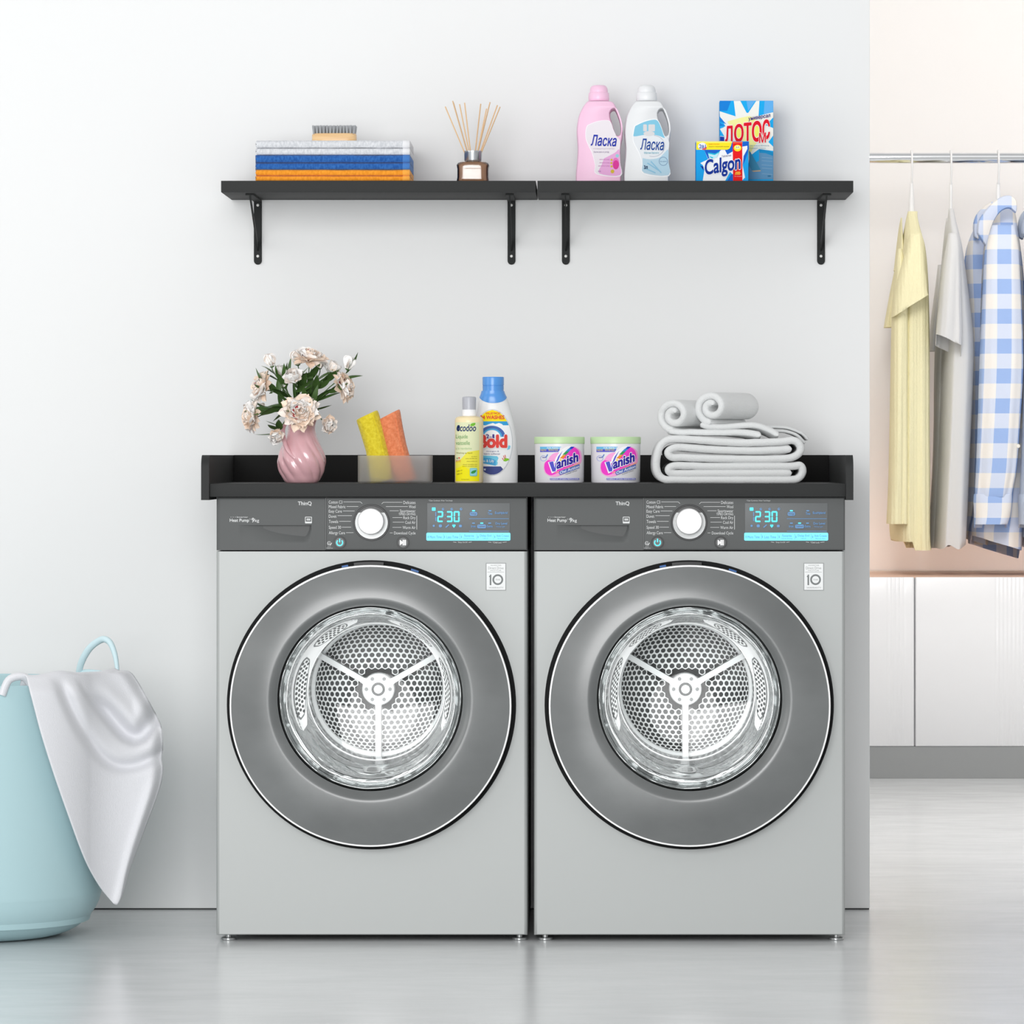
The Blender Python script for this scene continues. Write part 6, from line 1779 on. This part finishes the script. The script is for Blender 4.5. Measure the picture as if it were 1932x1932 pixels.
# yellow knitted top
hanger(1720, 'white hanger carrying the yellow knitted top', 343, 400, 7.0)
kt = empty('knitted_top', (X(1716, GY), GY, RZ-0.15), 'pale yellow cable-knit short-sleeved top, first garment from the left on the rod', 'top')
gloft('knit_body', [(399, 1713, 1731, 0.012), (412, 1710, 1731, 0.04), (440, 1706, 1736, 0.11), (470, 1702, 1742, 0.18), (520, 1695, 1747, 0.2), (600, 1686, 1750, 0.2), (700, 1684, 1751, 0.2), (800, 1683, 1751, 0.2), (900, 1682, 1752, 0.2), (1000, 1681, 1752, 0.2), (1030, 1684, 1754, 0.2)],
      GY, M_knit, kt, folds=(6, 0.006), hem=lambda px, sa: -10 if px < 1716 else 6)
gloft('front_panel', [(470, 1693, 1702, 0.03), (520, 1688, 1708, 0.06), (600, 1683, 1712, 0.07), (750, 1680, 1712, 0.07), (900, 1677, 1712, 0.07), (988, 1673, 1712, 0.07)], GY-0.16, M_knit, kt, folds=(4, 0.004))
gloft('neck_edge', [(411, 1699.5, 1702, 0.01), (430, 1697, 1701, 0.05), (450, 1695, 1702, 0.08), (470, 1693, 1703, 0.1), (510, 1688, 1706, 0.1)], GY+0.06, M_knit, kt, folds=(3, 0.0), open_=False)
gloft('sleeve', [(440, 1716, 1738, 0.02), (470, 1709, 1741, 0.05), (510, 1697, 1745, 0.065), (545, 1688, 1748, 0.07), (578, 1682, 1751, 0.07)], GY-0.20, M_knit, kt, folds=(3, 0.002), hem=lambda px, sa: (1716-px)*0.62)
gloft('sleeve', [(500, 1690, 1702, 0.03), (550, 1680, 1694, 0.05), (600, 1671, 1686, 0.05), (618, 1668, 1684, 0.05)], GY+0.20, M_knit, kt, folds=(3, 0.001))
# grey T-shirt
hanger(1794, 'white hanger carrying the grey T-shirt', 345, 396, 3.4)
ts = empty('t_shirt', (X(1795, GY), GY, RZ-0.15), 'pale grey short-sleeved T-shirt, second garment from the left on the rod', 'shirt')
gloft('shirt_body', [(394, 1790, 1799, 0.012), (420, 1788, 1803, 0.06), (450, 1785, 1808, 0.13), (480, 1784, 1812, 0.18), (550, 1781, 1822, 0.19), (640, 1779, 1833, 0.19), (720, 1777, 1832, 0.19), (850, 1773, 1826, 0.19), (950, 1768, 1822, 0.19), (1030, 1764, 1818, 0.19)],
      GY-0.01, M_tee, ts, folds=(4, 0.004), hem=lambda px, sa: 4*sin(px*0.2))
gloft('back_panel', [(412, 1785.5, 1788, 0.01), (450, 1782, 1789, 0.06), (520, 1776, 1790, 0.09), (600, 1768, 1790, 0.09), (700, 1764, 1788, 0.09), (850, 1762, 1785, 0.09), (1033, 1752, 1778, 0.09)], GY+0.12, M_tee, ts, folds=(3, 0.003))
gloft('sleeve', [(440, 1790, 1806, 0.02), (470, 1784, 1810, 0.045), (520, 1776, 1812, 0.06), (570, 1771, 1813, 0.06), (620, 1767, 1814, 0.06), (652, 1765, 1813, 0.06)], GY-0.20, M_tee, ts, folds=(4, 0.0035), hem=lambda px, sa: (px-1790)*0.45+(-10 if sa < 0 else 10))
gloft('sleeve', [(500, 1770, 1780, 0.02), (560, 1763, 1774, 0.05), (620, 1755, 1768, 0.05), (663, 1752, 1765, 0.05)], GY+0.22, M_tee, ts, folds=(3, 0.001))
# shirts with collars
def collared(dx, m, label, cat, name='button_shirt', panel=True):
    r = empty(name, (X(1885+dx, GY), GY, RZ-0.12), label, cat)
    sh = lambda rows: [(a, b+dx, c+dx)+tuple(e) for a, b, c, *e in rows]
    gloft('shirt_body', sh([(385, 1880, 1912, 0.02), (410, 1872, 1916, 0.07), (440, 1864, 1918, 0.13), (480, 1858, 1922, 0.19), (560, 1854, 1929, 0.2), (700, 1852, 1931, 0.2), (850, 1850, 1930, 0.2), (950, 1840, 1928, 0.2), (1005, 1830, 1925, 0.2), (1030, 1830, 1924, 0.2)]), GY+0.0, m, r,
          folds=(4, 0.005), hem=lambda px, sa: (px-1878-dx)*0.30+(10 if sa > 0 else -6))
    if panel: gloft('shirt_front', sh([(432, 1838, 1846, 0.02), (450, 1830, 1856, 0.06), (480, 1822, 1862, 0.08), (530, 1819, 1866, 0.09), (600, 1822, 1868, 0.09), (750, 1824, 1868, 0.09), (900, 1823, 1866, 0.09), (1000, 1818, 1864, 0.09), (1022, 1818, 1862, 0.09)]), GY+0.16, m, r, folds=(3, 0.004), hem=lambda px, sa: (px-1840-dx)*0.3)
    gloft('sleeve', sh([(425, 1872, 1914, 0.02), (450, 1864, 1918, 0.05), (480, 1858, 1922, 0.06), (600, 1852, 1928, 0.062), (700, 1848, 1930, 0.06), (800, 1845, 1924, 0.058), (880, 1842, 1918, 0.055), (925, 1840, 1910, 0.05), (938, 1840, 1908, 0.045)]), GY-0.22, m, r,
          folds=(4, 0.003), hem=lambda px, sa: 0, open_=False)
    gloft('cuff', sh([(932, 1838, 1909, 0.047), (945, 1837, 1909, 0.05), (970, 1838, 1906, 0.05), (992, 1838, 1900, 0.05)]), GY-0.22, m, r, folds=(2, 0.001), hem=lambda px, sa: -3 if sa < 0 else 4)
    def sl(name_, pts, half, y, rnd_=0.006):
        lp = [(X(a+dx, y)-r.location.x, Z(b, y)-r.location.z) for a, b in smooth_path_nd(pts+pts[:1], 4)[:-1]]
        o = slab(name_, [lp], half, 0.004, min(half*0.9, 0.02), m, r, sharp=80); uv_xz(o)
        o.location.y = y-r.location.y
        return o
    sl('collar', [(1843, 440), (1845, 420), (1855, 402), (1870, 385), (1888, 372), (1903, 369), (1914, 374), (1918, 385), (1916, 402), (1905, 394), (1893, 396), (1882, 406), (1873, 422), (1866, 445), (1862, 464), (1857, 462), (1850, 452)], 0.022, GY-0.13)
    sl('collar_back', [(1837, 448), (1836, 425), (1842, 405), (1856, 390), (1870, 381), (1878, 384), (1866, 398), (1852, 412), (1846, 432), (1846, 452)], 0.02, GY+0.07)
    b_ = lathe('button', [(0, -0.003), (0.005, -0.003), (0.006, -0.001), (0.006, 0.001)], mat('button_pearl', (236, 232, 222), 0.3), r, seg=14, c=(X(1904+dx, GY)-r.location.x, -0.2765, Z(842, GY)-r.location.z), axis='y')
    return r
hanger(1883.5, 'white hanger carrying the blue gingham shirt', 345, 384, 6.5)
collared(0, M_ging, 'blue and cream gingham long-sleeved shirt with collar, third garment from the left', 'shirt')
hanger(1968, 'white hanger carrying the dusty blue shirt at the right edge', 345, 372, 6.5)
M_dusty = fabric('dusty_blue_cotton', (186, 196, 212), None, 600, 0.25, 0.001)
collared(84, M_dusty, 'plain dusty blue collared shirt cut off by the right edge of the photo', 'shirt', panel=False)
